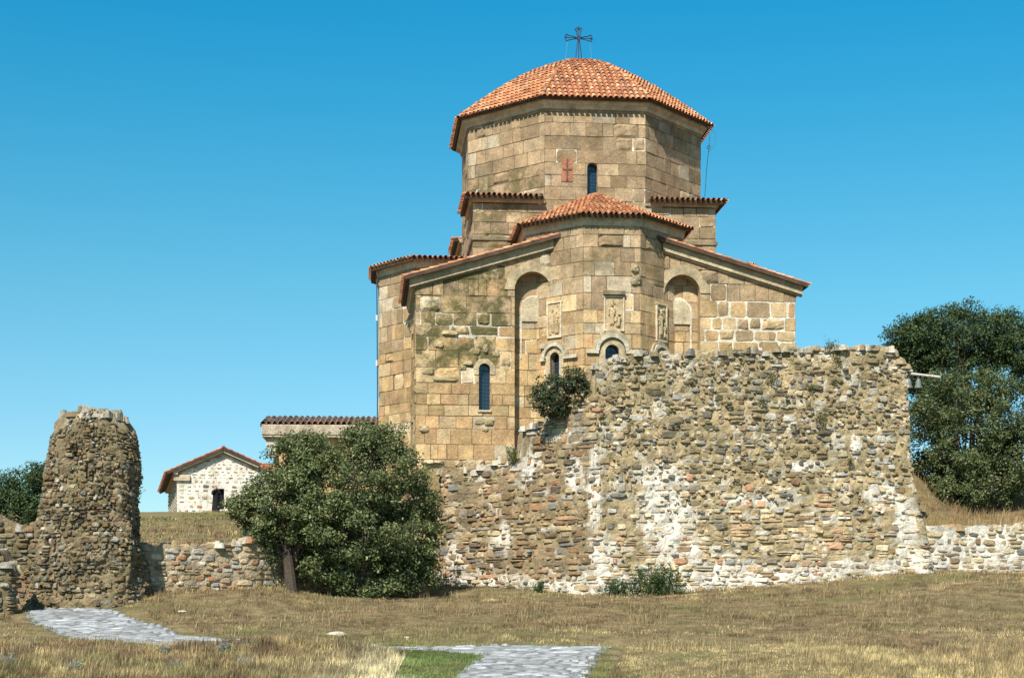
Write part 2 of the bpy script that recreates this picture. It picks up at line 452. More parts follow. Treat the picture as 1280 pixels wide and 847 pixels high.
def bw_col(x, y, z, rs):
    wm = float(white_mask(x, z)); r = rs.random()
    if x < 2.95:
        up = sstep(5.2, 7.5, z)
        pal = (PINK if r < .10 else GREY if r < .2 else BROWN if r < .62 else TAN)
        c = pick(rs, pal); al = .2
    else:
        up = sstep(3.5, 6.5, z + .8 * (float(vnoise(x * .5, z * .5)) - .5))
        if r < .10 * (1 - up) + .01: pal = PINK
        elif r < .2: pal = GREY
        elif r < .36 - .1 * up: pal = BROWN
        else: pal = TAN
        c = pick(rs, pal) * (1.02 - .12 * up)
        if rs.random() < .10 * up: c = np.array([.10, .085, .065]) * rs.uniform(.7, 1.4)
        c = c * (1.12 + .14 * (1 - up)) + .02
        if rs.random() < .12: c = WHITE * rs.uniform(.7, .95)
        al = .25 + .25 * up
    if rs.random() < wm * .45: c = c * .4 + WHITE * .6
    if z > float(bw_top(x, y)) - .35 and rs.random() < .45: c = c * .35 + WHITE * .6
    return np.append(c, al * (1 - wm))
def bw_mor(x, y, z):
    wm = white_mask(x, z); n = fbm(x * 1.3, z * 1.6, 7)
    a = np.where((x < 2.95)[:, None], np.array([.30, .225, .135]), np.array([.40, .31, .18]))
    a = a * (.7 + .6 * n)[:, None]
    sp = sstep(.58, .66, fbm(x * 2.4, z * 3, 3))[:, None] * .6
    c = a * (1 - sp) + WHITE * sp
    c = c * (1 - wm[:, None]) + WHITE * (.72 + .42 * fbm(x * 4, z * 4, 2))[:, None] * wm[:, None]
    return np.concatenate([c, (.3 * (1 - wm))[:, None]], 1)
def bw_warp(p, n, v):
    # a slight batter and big soft bulges
    d = -.05 * np.maximum(v - 1, 0) + .75 * sstep(14.9, 15.4, p[..., 0]) * sstep(6.5, 1.5, v) ** 1.2 + .22 * (fbm(p[..., 0] * .55, v * .5, 2.0, 3) - .5)
    return p, d
def bw_small(x, z):
    return .12 if x < 2.9 else .12 + .6 * float(sstep(3.2, 5.2, z + 1.2 * (float(vnoise(x * .6, z * .6)) - .5)))
def bw_hide(x, y, n): return n[1] > .35
EM_A = poly_medial([(-2.9, 63.5), (3.05, 58.8), (15.2, 60.9)])
o = rubble("rubble_wall", Foot(bw_foot()), .3, bw_top, bw_col, bw_mor, warp=bw_warp, hrow=(.12, .34), wid=(.16, .95), prot=(.02, .08), seed=5, flush=lambda x, z: float(white_mask(x, z)) * float(sstep(2.0, 2.6, z)), hide=bw_hide, gap=.008, sq=.26, pebbles=(9000, lambda x, z: .12 + .88 * bw_small(x, z)), small=bw_small,
           medial=EM_A, waver=.22, rough=.07, miss=.05)
tag(o, "tall ruined rubble wall with patches of white mortar standing in front of the church", "wall")

# ---- ruined tower stump on the left
tc = np.array([-13.98, 52.9])
tfoot = [tuple(tc + np.array([1.9 * math.cos(a), 1.25 * math.sin(a)]) * (1 / max(abs(math.cos(a)), abs(math.sin(a))) ** .55)) for a in np.linspace(0, 2 * math.pi, 17)[:-1]]
def t_warp(p, n, v):
    h = np.clip((v - .2) / 6.4, 0, 1)
    sc = 1 - .36 * h ** 1.1 - .17 * np.clip((h - .86) / .14, 0, 1) ** 2
    c = tc + np.stack([.16 * h, 0 * h], -1)
    q = c + (p - tc) * np.asarray(sc)[..., None]
    return q, .5 * (fbm(p[..., 0] * .9, p[..., 1] * .9, v * .8, 3) - .5)
def t_top(x, y): return 6.72 + .2 * (vnoise(np.asarray(x) * 3, np.asarray(y) * 3) - .5) - .2 * np.abs(np.asarray(x) - tc[0] - .1) ** 2
def t_col(x, y, z, rs):
    r = rs.random(); pal = BROWN if r < .4 else GREY if r < .58 else TAN
    c = pick(rs, pal) * .66
    if z > 6.45 and rs.random() < .6: c = c * .4 + WHITE * .5
    elif rs.random() < .05: c = WHITE * .7
    return np.append(c, .42)
def t_mor(x, y, z):
    n = fbm(x * 2, z * 2, y * 2); c = np.array([.25, .19, .115]) * (.55 + .9 * n)[:, None]
    w = sstep(6.3, 6.6, z)[:, None] * .6; c = c * (1 - w) + WHITE * w
    return np.concatenate([c, np.full((len(n), 1), .45)], 1)
o = rubble("ruined_tower", Foot(tfoot, 1), .1, t_top, t_col, t_mor, warp=t_warp, hrow=(.10, .26), wid=(.13, .42), prot=(.025, .11), seed=9, rough=.12, miss=.14, pebbles=(2600, lambda x, z: 1.), capstones=1.2,
           medial=lambda p: np.tile(tc + [.16, 0], (len(p), 1)) * .97 + p * .03, waver=.12)
tag(o, "tapering stump of a ruined rubble tower at the head of the left path", "ruin")

def low_wall(name, line, th, z0, topf, label, seed, colf, morf, **k):
    line = np.array(line, float); d = np.gradient(line, axis=0); d /= np.linalg.norm(d, axis=1, keepdims=True)
    n = np.stack([d[:, 1], -d[:, 0]], 1)      # right-hand side of left-to-right line = towards the camera
    back = line - n * th
    ft = Foot(np.vstack([line, back[::-1]]), 1)
    o = rubble(name, ft, z0, topf, colf, morf, medial=poly_medial(line - n * th / 2), hide=lambda x, y, nn: nn[1] > .35, seed=seed, **k)
    return tag(o, label, "wall")
def lw_col(x, y, z, rs):
    r = rs.random(); pal = TAN if r < .62 else BROWN if r < .82 else GREY if r < .9 else PINK
    c = pick(rs, pal) * 1.1
    if rs.random() < .12: c = WHITE * .85
    return np.append(c, .12)
def lw_mor(x, y, z):
    n = fbm(x * 2, z * 2, 1); c = np.array([.46, .37, .25]) * (.6 + .75 * n)[:, None]
    return np.concatenate([c, np.full((len(n), 1), .15)], 1)
def rw_top(x, y):
    x = np.asarray(x, float); return np.interp(x, [-12.9, -11, -9, -6, -3], [2.35, 2.4, 2.72, 3.3, 5.2]) + .12 * (vnoise(x * 2.3, 8.1) - .5)
low_wall("terrace_wall", [(-12.9, 53.4), (-9, 55.8), (-6, 59.2), (-3.3, 62.9)], .7, .5, rw_top,
         "low tan terrace wall holding up the grassy slope, between the ruined tower and the big bush", 21, lw_col, lw_mor, hrow=(.14, .26), wid=(.22, .55), prot=(.02, .07))
def r_mor(x, y, z):
    n = fbm(x * 2, z * 2, 1); c = WHITE * (.6 + .7 * n)[:, None]
    return np.concatenate([c, np.full((len(n), 1), .1)], 1)
low_wall("terrace_wall", [(15.3, 61.0), (17.5, 61.5), (21, 61.8), (27, 62.3)], .7, 1.3,
         lambda x, y: np.interp(x, [15.5, 17, 22], [3.45, 3.4, 3.62]) + .14 * (vnoise(np.asarray(x) * 2, .4) - .5),
         "low stone and white mortar wall at the right edge, under the dry grass bank", 22, lw_col, r_mor, hrow=(.16, .32), wid=(.22, .65), prot=(.02, .06))
low_wall("terrace_wall", [(18.6, 72.4), (22, 71.6), (26, 71.8)], .6, 4.6,
         lambda x, y: 5.75 + .02 * np.asarray(x) * 0 + .2 * (vnoise(np.asarray(x) * 2, 5.4) - .5),
         "broken pale stone wall in the shade behind the lower right tree", 23, lw_col, r_mor, hrow=(.16, .3), wid=(.25, .6), prot=(.03, .08))
def ll_col(x, y, z, rs):
    c = t_col(x, y, 0, rs); c[:3] *= 1.2; return c
low_wall("ruined_wall", [(-24, 53.6), (-17.5, 53.2), (-15.0, 53.4)], .8, 0,
         lambda x, y: np.interp(x, [-18, -16.9, -16.4, -15.9, -15], [3.35, 3.3, 2.95, 3.25, 3.6]) + .3 * (vnoise(np.asarray(x) * 2, .4) - .5),
         "broken rubble wall running off the left edge behind the ruined tower", 24, ll_col, t_mor, hrow=(.12, .25), wid=(.2, .5), prot=(.04, .12))
low_wall("ruined_wall", [(-18, 49.3), (-16.4, 49.2), (-15.35, 49.6)], 1.2, -.2,
         lambda x, y: np.interp(x, [-17, -15.9, -15.3], [2.1, 1.95, 1.2]) + .3 * (vnoise(np.asarray(x) * 2, 2.4) - .5),
         "crumbling wall end at the left edge, in front of the path gap", 25, ll_col, t_mor, hrow=(.12, .25), wid=(.2, .5), prot=(.04, .12))

# ------------------------------------------------------------------ church
PHI = math.radians(5.4); CC = np.array([3.34, 80.2])
EU = np.array([math.cos(PHI), math.sin(PHI)]); EV = np.array([math.sin(PHI), -math.cos(PHI)])
def ch(u, v, z):      # church frame: u right, v towards the viewer
    u = np.asarray(u, float); v = np.asarray(v, float); z = np.asarray(z, float)
    u, v, z = np.broadcast_arrays(u, v, z)
    xy = CC + u[..., None] * EU + v[..., None] * EV
    return np.concatenate([xy, z[..., None]], -1)
church = thing("church", "tan sandstone church with an octagonal drum and red tiled roofs", "church", tuple(ch(0, 0, 6.5)))

def clip_half(poly, a, b, c):   # keep a*x+b*y<=c
    out = []
    for i in range(len(poly)):
        p, q = poly[i], poly[(i + 1) % len(poly)]
        dp, dq = a * p[0] + b * p[1] - c, a * q[0] + b * q[1] - c
        if dp <= 0: out.append(p)
        if (dp < 0 < dq) or (dq < 0 < dp):
            t = dp / (dp - dq); out.append((p[0] + (q[0] - p[0]) * t, p[1] + (q[1] - p[1]) * t))
    return out
def edges_of(conv):              # conv is ccw: inside is a*x+b*y<=c
    r = []
    for i in range(len(conv)):
        (x0, y0), (x1, y1) = conv[i], conv[(i + 1) % len(conv)]
        a, b_ = (y1 - y0), -(x1 - x0); r.append((a, b_, a * x0 + b_ * y0))
    return r
def area(p): return abs(sum(p[i][0] * p[(i + 1) % len(p)][1] - p[(i + 1) % len(p)][0] * p[i][1] for i in range(len(p)))) / 2 if len(p) > 2 else 0
def inter(poly, conv):
    for e in edges_of(conv):
        poly = clip_half(poly, *e)
        if len(poly) < 3: return []
    return poly
def minus(poly, conv):
    out = []; cur = poly
    for (a, b_, c_) in edges_of(conv):
        o_ = clip_half(cur, -a, -b_, -c_)
        if len(o_) > 2 and area(o_) > 1e-4: out.append(o_)
        cur = clip_half(cur, a, b_, c_)
        if len(cur) < 3: break
    return out
def arch_poly(cx, hw, zb, zs, n=10):   # ccw; straight to zs then a half circle
    return [(cx - hw, zb), (cx + hw, zb)] + [(cx + hw * math.cos(a), zs + hw * math.sin(a)) for a in np.linspace(0, math.pi, n + 1)]
# shared course heights
CZ = [5.2]; _r = random.Random(4)
while CZ[-1] < 25: CZ.append(CZ[-1] + _r.choice([.48, .56, .62, .68, .74]))

def ash_col(x, z, rs, mode):
    r = rs.random()
    hi = float(sstep(11, 15.5, z))
    gold = [(.50, .345, .17), (.53, .385, .20), (.47, .32, .16), (.54, .41, .24), (.46, .29, .15)]
    brn = [(.39, .28, .165), (.33, .235, .135), (.43, .315, .19), (.36, .27, .175), (.48, .365, .23), (.30, .205, .12)]
    c = np.array((gold if rs.random() > hi else brn)[rs.integers(5)])
    if rs.random() < .06: c = np.array([.50, .44, .33])
    if mode == 'drum': c = c * .96
    me_ = np.array([.485, .35, .18]) * (1 - hi) + np.array([.40, .295, .18]) * hi
    me_ = me_ * [.96, .95, 1.02]; c = me_ * .3 + c * .7
    if mode == 'drum': c = c * [.93, .93, .94]
    return c * [1.07, 1.05, 1.03] * rs.uniform(.70, 1.15)
def ashlar(mb, P0, P1, outline, holes=(), seed=0, mode='', white=0., moss=0., wid=(.45, 1.25), mossf=None, whitef=None, d0=0.0):
    """P0,P1 church-frame plan points (left,right as seen from outside); outline convex ccw in (s,z)"""
    rs = np.random.default_rng(seed)
    P0 = np.array(P0, float); P1 = np.array(P1, float); L = np.linalg.norm(P1 - P0); e = (P1 - P0) / L
    n = np.array([-e[1], e[0]])                      # outward for left->right seen from outside (u right, v towards viewer)
    def T(p2, d):
        p2 = np.array(p2, float); q = P0 + p2[:, :1] * e + n * (d + d0)
        return ch(q[:, 0], q[:, 1], p2[:, 1])
    zs = [p[1] for p in outline]; xs_ = [p[0] for p in outline]
    for i in range(len(CZ) - 1):
        za, zb_ = CZ[i], CZ[i + 1]
        if zb_ < min(zs) or za > max(zs): continue
        x = min(xs_) - rs.uniform(0, .5)
        while x < max(xs_):
            w = rs.uniform(*wid); xe = x + w
            if max(xs_) - xe < .25: xe = max(xs_) + .01
            cell = inter([(x, za), (xe, za), (xe, zb_), (x, zb_)], outline)
            cx, cz = (x + xe) / 2, (za + zb_) / 2
            wf = whitef(cx, cz) if whitef else white
            mf = mossf(cx, cz) if mossf else moss
            isw = rs.random() < wf
            g = rs.uniform(.025, .055) if isw else rs.uniform(.004, .022)
            mc = np.append(np.array([.66, .61, .50]) if isw else np.array([.20, .15, .09]) * rs.uniform(.35, 1.5), mf * .5)
            j = lambda: rs.uniform(-.015, .015) * (1.8 if isw else .5)
            rnd = .07 if isw else .015      # worn corners
            a0, a1, b0, b1 = x + g, xe - g, za + g, zb_ - g
            blk = [(a0 + rnd, b0 + j()), (a1 - rnd, b0 + j()), (a1 + j(), b0 + rnd), (a1 + j(), b1 - rnd), (a1 - rnd, b1 + j()), (a0 + rnd, b1 + j()), (a0 + j(), b1 - rnd), (a0 + j(), b0 + rnd)]
            blks = [inter(blk, outline)]
            if rs.random() < .09 and (xe - x) > .7:   # a small replacement piece let in
                xm = x + (xe - x) * rs.uniform(.3, .7)
                blks = [inter(blk, [(x, za), (xm - .01, za), (xm - .01, zb_), (x, zb_)]), inter(blk, [(xm + .01, za), (xe, za), (xe, zb_), (xm + .01, zb_)])]
                blks = [inter(b_, outline) if len(b_) > 2 else b_ for b_ in blks]
            cells = [cell] if len(cell) > 2 else []
            for h in holes:
                cells = [q for c_ in cells for q in minus(c_, h)]
            for c_ in cells:
                if area(c_) > 1e-4: mb.add(T(c_, 0.), [tuple(range(len(c_)))], mc)
            for bk in blks:
                if len(bk) < 3: continue
                d = rs.uniform(.012, .04); 
                if rs.random() < .07: d = .003; 
                col = np.append(ash_col(cx, cz, rs, mode), mf)
                if rs.random() < .05 + .35 * mf + .25 * isw and len(bk) == 8 and min(p_[1] for p_ in bk) > za and all(not inter([(x, za), (xe, za), (xe, zb_), (x, zb_)], h) for h in holes) \
                        and abs(area(bk) - (a1 - a0) * (b1 - b0)) < .12 * (a1 - a0) * (b1 - b0):
                    pillow(mb, lambda u_, v_, d_: T(np.stack([u_, v_], 1), np.asarray(d_)[:, None]), (a0 + a1) / 2, (b0 + b1) / 2, (a1 - a0) / 2, (b1 - b0) / 2, rs.uniform(.03, .10), col, rs, sq=.08, jit=.08, sink=.0)
                    continue
                ps = [bk]
                for h in holes: ps = [q for c_ in ps for q in minus(c_, h)]
                for p_ in ps:
                    if area(p_) < 4e-4: continue
                    k = len(p_); v = np.vstack([T(p_, d), T(p_, -.01)])
                    mb.add(v, [tuple(range(k))] + [(i_, i_ + k, (i_ + 1) % k + k, (i_ + 1) % k) for i_ in range(k)], col)
            x = xe
    return T, L
def reveal(mb, T, hole, depth, col):
    k = len(hole); v = np.vstack([T(hole, .03), T(hole, -depth)])
    mb.add(v, [(i, (i + 1) % k, (i + 1) % k + k, i + k) for i in range(k)], col)
def ring(mb, T, cx, hw, ro, zs, zb, d, col, n=14, legs=0.0, ext=None, rs=None):
    """raised arch moulding between radius hw and ro; legs go down by legs"""
    pi_, po = [], []
    if legs: pi_.append((cx + hw, zs - legs)); po.append((cx + ro, zs - legs))
    for a in np.linspace(0, math.pi, n + 1):
        w = 1 + (rs.uniform(-.05, .05) if rs else 0)
        pi_.append((cx + hw * math.cos(a), zs + hw * math.sin(a))); po.append((cx + ro * w * math.cos(a), zs + ro * w * math.sin(a)))
    if legs: pi_.append((cx - hw, zs - legs)); po.append((cx - ro, zs - legs))
    k = len(pi_)
    v = np.vstack([T(pi_, d), T(po, d), T(pi_, -.02), T(po, -.02)])
    f = []
    for i in range(k - 1):
        f += [(i, i + k, i + k + 1, i + 1), (i, i + 1, i + 1 + 2 * k, i + 2 * k), (i + k, i + 3 * k, i + 3 * k + 1, i + k + 1)]
    f += [(0, 2 * k, 3 * k, k), (k - 1, 2 * k - 1, 4 * k - 1, 3 * k - 1)]
    cols = [np.append(np.array(col) * ((rs.uniform(.85, 1.1)) if rs else 1), .2) for _ in f]
    mb.add(v, f, np.array(cols))
def slab2d(mb, T, poly, d0, d1, col):
    k = len(poly); v = np.vstack([T(poly, d1), T(poly, d0)])
    mb.add(v, [tuple(range(k))] + [(i, i + k, (i + 1) % k + k, (i + 1) % k) for i in range(k)], col)
def window(T, cx, hw, zb, zs, hood=True, ext=(0, 0), depth=.32, grille=True, rs=None, surround=.24, hd=.3, frame_legs=None):
    rs = rs or np.random.default_rng(int(cx * 100) + 77)
    mb = MB(); h = arch_poly(cx, hw, zb, zs)
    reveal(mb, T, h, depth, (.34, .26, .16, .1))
    if surround: ring(mb, T, cx, hw + .002, hw + surround, zs, zb, .055, (.50, .41, .27), legs=(zs - zb) if frame_legs is None else frame_legs, rs=rs)
    slab2d(mb, T, [(cx - hw - .05, zb - .09), (cx + hw + .05, zb - .09), (cx + hw + .05, zb - .003), (cx - hw - .05, zb - .003)], -.02, .09, (.5, .42, .28, .1))
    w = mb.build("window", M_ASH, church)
    g = MB(); g.add(T(h, -depth + .02), [tuple(range(len(h)))], (.02, .04, .07)); g.build("pane", M_GLASS, w)
    if grille:
        g = MB()
        for i in range(1, int((zs + hw - zb) / .16)):
            z = zb + .16 * i; g.tube([tuple(T([(cx - hw, z)], -depth + .06)[0]), tuple(T([(cx + hw, z)], -depth + .06)[0])], .008, (.03, .04, .05), 4)
        g.tube([tuple(T([(cx, zb)], -depth + .06)[0]), tuple(T([(cx, zs + hw)], -depth + .06)[0])], .012, (.03, .04, .05), 4)
        g.build("grille", M_METAL, w)
    if hood:
        g = MB(); ro = hw + surround + .02
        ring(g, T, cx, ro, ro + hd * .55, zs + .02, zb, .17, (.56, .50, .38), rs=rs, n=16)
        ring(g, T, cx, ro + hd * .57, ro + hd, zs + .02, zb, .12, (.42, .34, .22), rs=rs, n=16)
        for sgn, e_ in ((-1, ext[0]), (1, ext[1])):
            if e_:
                a, b_ = sorted((cx + sgn * (ro + .02), cx + sgn * (ro + e_)))
                slab2d(g, T, [(a, zs - .1), (b_, zs - .1), (b_, zs + .06), (a, zs + .04)], -.02, .16, (.55, .48, .36, .1))
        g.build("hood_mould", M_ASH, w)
    return w

# --- plan
AP = 5.68                     # apothem of drum walls / half side of the square block
oct_ = [(AP / math.cos(math.pi / 8) * math.sin(math.radians(a)), AP / math.cos(math.pi / 8) * math.cos(math.radians(a))) for a in np.arange(-22.5, 337.5, 45)]
# --- drum
mb = MB(); DZ0, DZ1 = 19.0, 23.72; drumT = None
ends = []
for i in range(8):
    a, b_ = oct_[i], oct_[(i + 1) % 8]
    L = math.dist(a, b_)
    holes = [arch_poly(L / 2 - .14, .24, 19.35, 20.87)] if i == 0 else []
    if i == 1: holes = []
    mfn = (lambda x, z: .75 if z < 21.2 else .15) if i == 7 else (lambda x, z: .15)
    zb = DZ0 - (3.5 if i in (6,) else 0)
    T, _ = ashlar(mb, a, b_, [(0, zb), (L, zb), (L, DZ1), (0, DZ1)], holes, seed=40 + i, mode='drum', mossf=mfn, whitef=lambda x, z, i=i: .22 if (z < 20.9 and i in (1, 7)) else .05)
    if i == 0: drumT = T
drum = mb.build("drum_wall", M_ASH, church)
window(drumT, 2.353 - .14 if False else math.dist(oct_[0], oct_[1]) / 2 - .14, .24, 19.35, 20.87, hood=False, surround=0.0)
# red stone cross let into the drum
mb = MB(); s0 = math.dist(oct_[0], oct_[1]) / 2 - 1.32
for (x0, x1, z0, z1) in ((-.26, -.03, 20.2, 20.72), (.03, .26, 20.2, 20.72), (-.26, -.03, 20.78, 21.28), (.03, .26, 20.78, 21.28)):
    slab2d(mb, drumT, [(s0 + x0, z0), (s0 + x1, z0), (s0 + x1, z1), (s0 + x0, z1)], 0, .045, (.34, .15, .09, 0))
slab2d(mb, drumT, [(s0 - .03, 20.25), (s0 + .03, 20.25), (s0 + .03, 21.24), (s0 - .03, 21.24)], 0, .075, (.13, .08, .055, 0))
slab2d(mb, drumT, [(s0 - .22, 20.72), (s0 + .22, 20.72), (s0 + .22, 20.78), (s0 - .22, 20.78)], 0, .07, (.13, .08, .055, 0))
mb.build("cross_relief", M_ASH, church)

def sweep(mb, pts, prof, col, closed=False, z=0, rs=None):
    """pts plan polyline (church frame, outside on the left side when walking u- to u+), prof [(out,dz)]"""
    pts = np.array(pts, float); n = len(pts); off = []
    for i in range(n):
        if closed or 0 < i < n - 1:
            d0 = pts[i] - pts[i - 1]; d1 = pts[(i + 1) % n] - pts[i]
        elif i == 0: d0 = d1 = pts[1] - pts[0]
        else: d0 = d1 = pts[-1] - pts[-2]
        n0 = np.array([-d0[1], d0[0]]) / np.linalg.norm(d0); n1 = np.array([-d1[1], d1[0]]) / np.linalg.norm(d1)
        m_ = n0 + n1; m_ /= (m_ @ n1); off.append(m_)
    V = []; k = len(prof)
    for i in range(n):
        for (o_, dz) in prof:
            q = pts[i] + off[i] * o_; V.append(ch(q[0], q[1], z + dz))
    f = []
    for i in range(n if closed else n - 1):
        j = (i + 1) % n
        for a in range(k):
            b_ = (a + 1) % k; f.append((i * k + a, j * k + a, j * k + b_, i * k + b_))
    if not closed: f += [tuple(range(k)), tuple((n - 1) * k + a for a in range(k))][::1]
    mb.add(np.array(V), f, col)
CORN = [(0, -.12), (.10, -.12), (.14, .02), (.30, .10), (.34, .24), (.02, .24)]
CC1, CC2 = (.46, .40, .29, .15), (.50, .45, .34, .1)
mb = MB(); sweep(mb, oct_, CORN, CC2, closed=True, z=23.68); mb.build("cornice", M_ASH, church)

# --- roofs of barrel tiles
def tile_col(rs):
    r = rs.random()
    c = [(.50, .215, .10), (.54, .25, .12), (.46, .185, .085), (.58, .31, .17), (.40, .16, .08), (.50, .23, .12), (.30, .15, .09)][rs.integers(7)]
    return np.array(c) * rs.uniform(.85, 1.12)
def tile_facet(mb, poly, mp, seed, sp=.25, tl=.42, rad=.078, over=.07, base=True, colf=tile_col, thick=.15):
    """poly convex ccw in (a,t), eave at t=0; mp(a,t,h)->(n,3)"""
    rs = np.random.default_rng(seed)
    amin = min(p[0] for p in poly); amax = max(p[0] for p in poly)
    n = max(1, int(round((amax - amin) / sp))); sp = (amax - amin) / n
    th = np.linspace(0, math.pi, 6); ca, sa = np.cos(th), np.sin(th)
    for i in range(n):
        a = amin + (i + .5) * sp
        strip = inter(poly, [(a - .01, -99), (a + .01, -99), (a + .01, 99), (a - .01, 99)])
        if len(strip) < 3: continue
        t0 = min(p[1] for p in strip); t1 = max(p[1] for p in strip)
        if t1 - t0 < .12: continue
        if t0 < .05: t0 -= over
        # pan strip
        full = inter(poly, [(a - sp / 2, -99), (a + sp / 2, -99), (a + sp / 2, 99), (a - sp / 2, 99)])
        m = max(1, int((t1 - t0) / tl)); jt = rs.uniform(-.03, .03)
        t = t0
        while t < t1 - .03:
            te = min(t + tl, t1)
            r0, r1 = rad * rs.uniform(1.02, 1.18), rad * .86
            ja = rs.uniform(-.012, .012); lift = .035 + rs.uniform(0, .014)
            A = np.concatenate([a + ja + r0 * ca, a + r1 * ca]); H = np.concatenate([lift + r0 * sa, .006 + r1 * sa])
            Tt = np.concatenate([np.full(6, t - .03), np.full(6, te)])
            v = mp(A, Tt, H); f = [(k, k + 1, k + 7, k + 6) for k in range(5)]
            # thickness of the lower lip
            A2 = a + ja + (r0 - .018) * ca; H2 = lift + (r0 - .018) * sa
            v = np.vstack([v, mp(A2, np.full(6, t - .03), H2), mp(A2, np.full(6, t + .12), H2 - .0)])
            f += [(k, k + 12, k + 13, k + 1) for k in range(5)] + [(k + 12, k + 18, k + 19, k + 13) for k in range(5)]
            cc = np.append(colf(rs), 0); cc = np.array([cc] * 5 + [cc * .22 if t < .05 else cc] * 10); mb.add(v, f, cc)
            # pan tile between covers
            Ap = np.array([a + sp * .2, a + sp * .5, a + sp * .8, a + sp * .2, a + sp * .5, a + sp * .8]) if a + sp * .8 < amax else np.array([a - sp * .3, a, a + sp * .3] * 2)
            t = te
    if base:
        P = np.array(poly); lo, hi = P[:, 1].min(), P[:, 1].max(); N = 14 if hi > 5 else 4
        for k in range(N):
            c_ = inter(list(map(tuple, poly)), [(amin - 1, lo + (hi - lo) * k / N), (amax + 1, lo + (hi - lo) * k / N), (amax + 1, lo + (hi - lo) * (k + 1) / N), (amin - 1, lo + (hi - lo) * (k + 1) / N)])
            if len(c_) > 2:
                c_ = np.array(c_); m = len(c_)
                mb.add(np.vstack([mp(c_[:, 0], c_[:, 1], np.full(m, .02)), mp(c_[:, 0], c_[:, 1], np.full(m, -thick))]),
                       [tuple(range(m)), tuple(range(m, 2 * m))[::-1]] + [(i, i + m, (i + 1) % m + m, (i + 1) % m) for i in range(m)],
                       np.array([(.24, .10, .055, 0), (.07, .05, .035, 0)] + [(.07, .045, .03, 0)] * m))
def planar(P0, P1, Ptop_list, world=True):
    """church-frame 3-D: eave from P0 to P1 plus more vertices (ccw seen from above/outside); returns poly2d, map"""
    P0 = np.array(P0, float); P1 = np.array(P1, float); e = P1 - P0; L = np.linalg.norm(e); e /= L
    q = np.array(Ptop_list[0], float) - P0; s = q - e * (q @ e); s /= np.linalg.norm(s); nn = np.cross(e, s)
    if nn[2] < 0: nn = -nn
    poly = [(0, 0), (L, 0)] + [((np.array(p) - P0) @ e, (np.array(p) - P0) @ s) for p in Ptop_list]
    def mp(a, t, h):
        q = P0 + a[:, None] * e + t[:, None] * s + h[:, None] * nn
        return ch(q[:, 0], q[:, 1], q[:, 2])
    return [tuple(map(float, p)) for p in poly], mp
def ridge(mb, a, b_, seed, r=.1, colf=tile_col, tl=.4, lift=.03):
    """line of ridge tiles between two church-frame points (a low)"""
    rs = np.random.default_rng(seed)
    a = np.array(a, float); b_ = np.array(b_, float); L = np.linalg.norm(b_ - a); n = max(1, int(L / tl)); d = (b_ - a) / L
    side = np.cross(d, (0, 0, 1)); side /= np.linalg.norm(side); up = np.cross(side, d)
    th = np.linspace(0, math.pi, 7)
    for i in range(n):
        p, q = a + d * (L * i / n - .03), a + d * L * (i + 1) / n
        r0, r1 = r * 1.12, r * .9
        A = p + side * (np.cos(th) * r0)[:, None] + up * (np.sin(th) * r0 + lift)[:, None]
        B = q + side * (np.cos(th) * r1)[:, None] + up * (np.sin(th) * r1 + lift - .02)[:, None]
        v = np.vstack([A, B]); v = ch(v[:, 0], v[:, 1], v[:, 2])
        mb.add(v, [(k, k + 1, k + 8, k + 7) for k in range(6)] + [tuple(range(7))], np.append(colf(rs), 0))

# dome roof: eight curved facets
EA = 6.72 * math.cos(math.pi / 8); EZ = 23.98; AZ = 27.72
prof_t = np.linspace(0, 1, 25)
pd = EA * prof_t                                     # inward distance
pz = EZ + (AZ - EZ) * (np.sin(prof_t * math.pi / 2) ** 1.0 * .74 + prof_t * .26)
seg = np.concatenate([[0], np.cumsum(np.hypot(np.diff(pd), np.diff(pz)))])
def dome_map(ang):
    e = np.array([math.cos(ang), -math.sin(ang)]); n = np.array([math.sin(ang), math.cos(ang)])
    def mp(a, t, h):
        d = np.interp(t, seg, pd) + np.minimum(t, 0) * .87; z = np.interp(t, seg, pz) + np.minimum(t, 0) * .5
        sl = np.interp(t, seg, np.gradient(pz, seg)); hz = np.sqrt(np.maximum(1 - sl ** 2, .05))
        q = a[:, None] * e + (EA - d + h * sl)[:, None] * n
        return ch(q[:, 0], q[:, 1], z + h * hz)
    return mp
dome = None
hw0 = EA * math.tan(math.pi / 8)
mb = MB()
for i in range(8):
    ang = math.radians(45 * i); mp = dome_map(ang)
    # hip line is slightly curved in (a,t): use convex polygon
    L_ = [(-hw0 * (1 - pd[k] / EA), seg[k]) for k in range(0, 25, 2)]; R_ = [(hw0 * (1 - pd[k] / EA), seg[k]) for k in range(0, 25, 2)]
    poly = [(-hw0, 0), (hw0, 0)] + R_[1:-1] + [(0, seg[-1])] + L_[1:-1][::-1]
    tile_facet(mb, poly, mp, 100 + i, sp=.262, rad=.088)
dome = mb.build("dome_roof", M_TILE, church)
mb = MB()
for i in range(8):
    a = math.radians(22.5 + 45 * i); e = np.array([math.sin(a), math.cos(a)])
    for k in range(0, 22, 3):
        k2 = k + 3; s = 1 / math.cos(math.pi / 8)
        p = np.append(e * (EA - pd[k]) * s, pz[k]); q = np.append(e * (EA - pd[k2]) * s, pz[k2]); ridge(mb, p, q, 300 + i * 9 + k, r=.075)
mb.build("hip_tiles", M_TILE, dome)

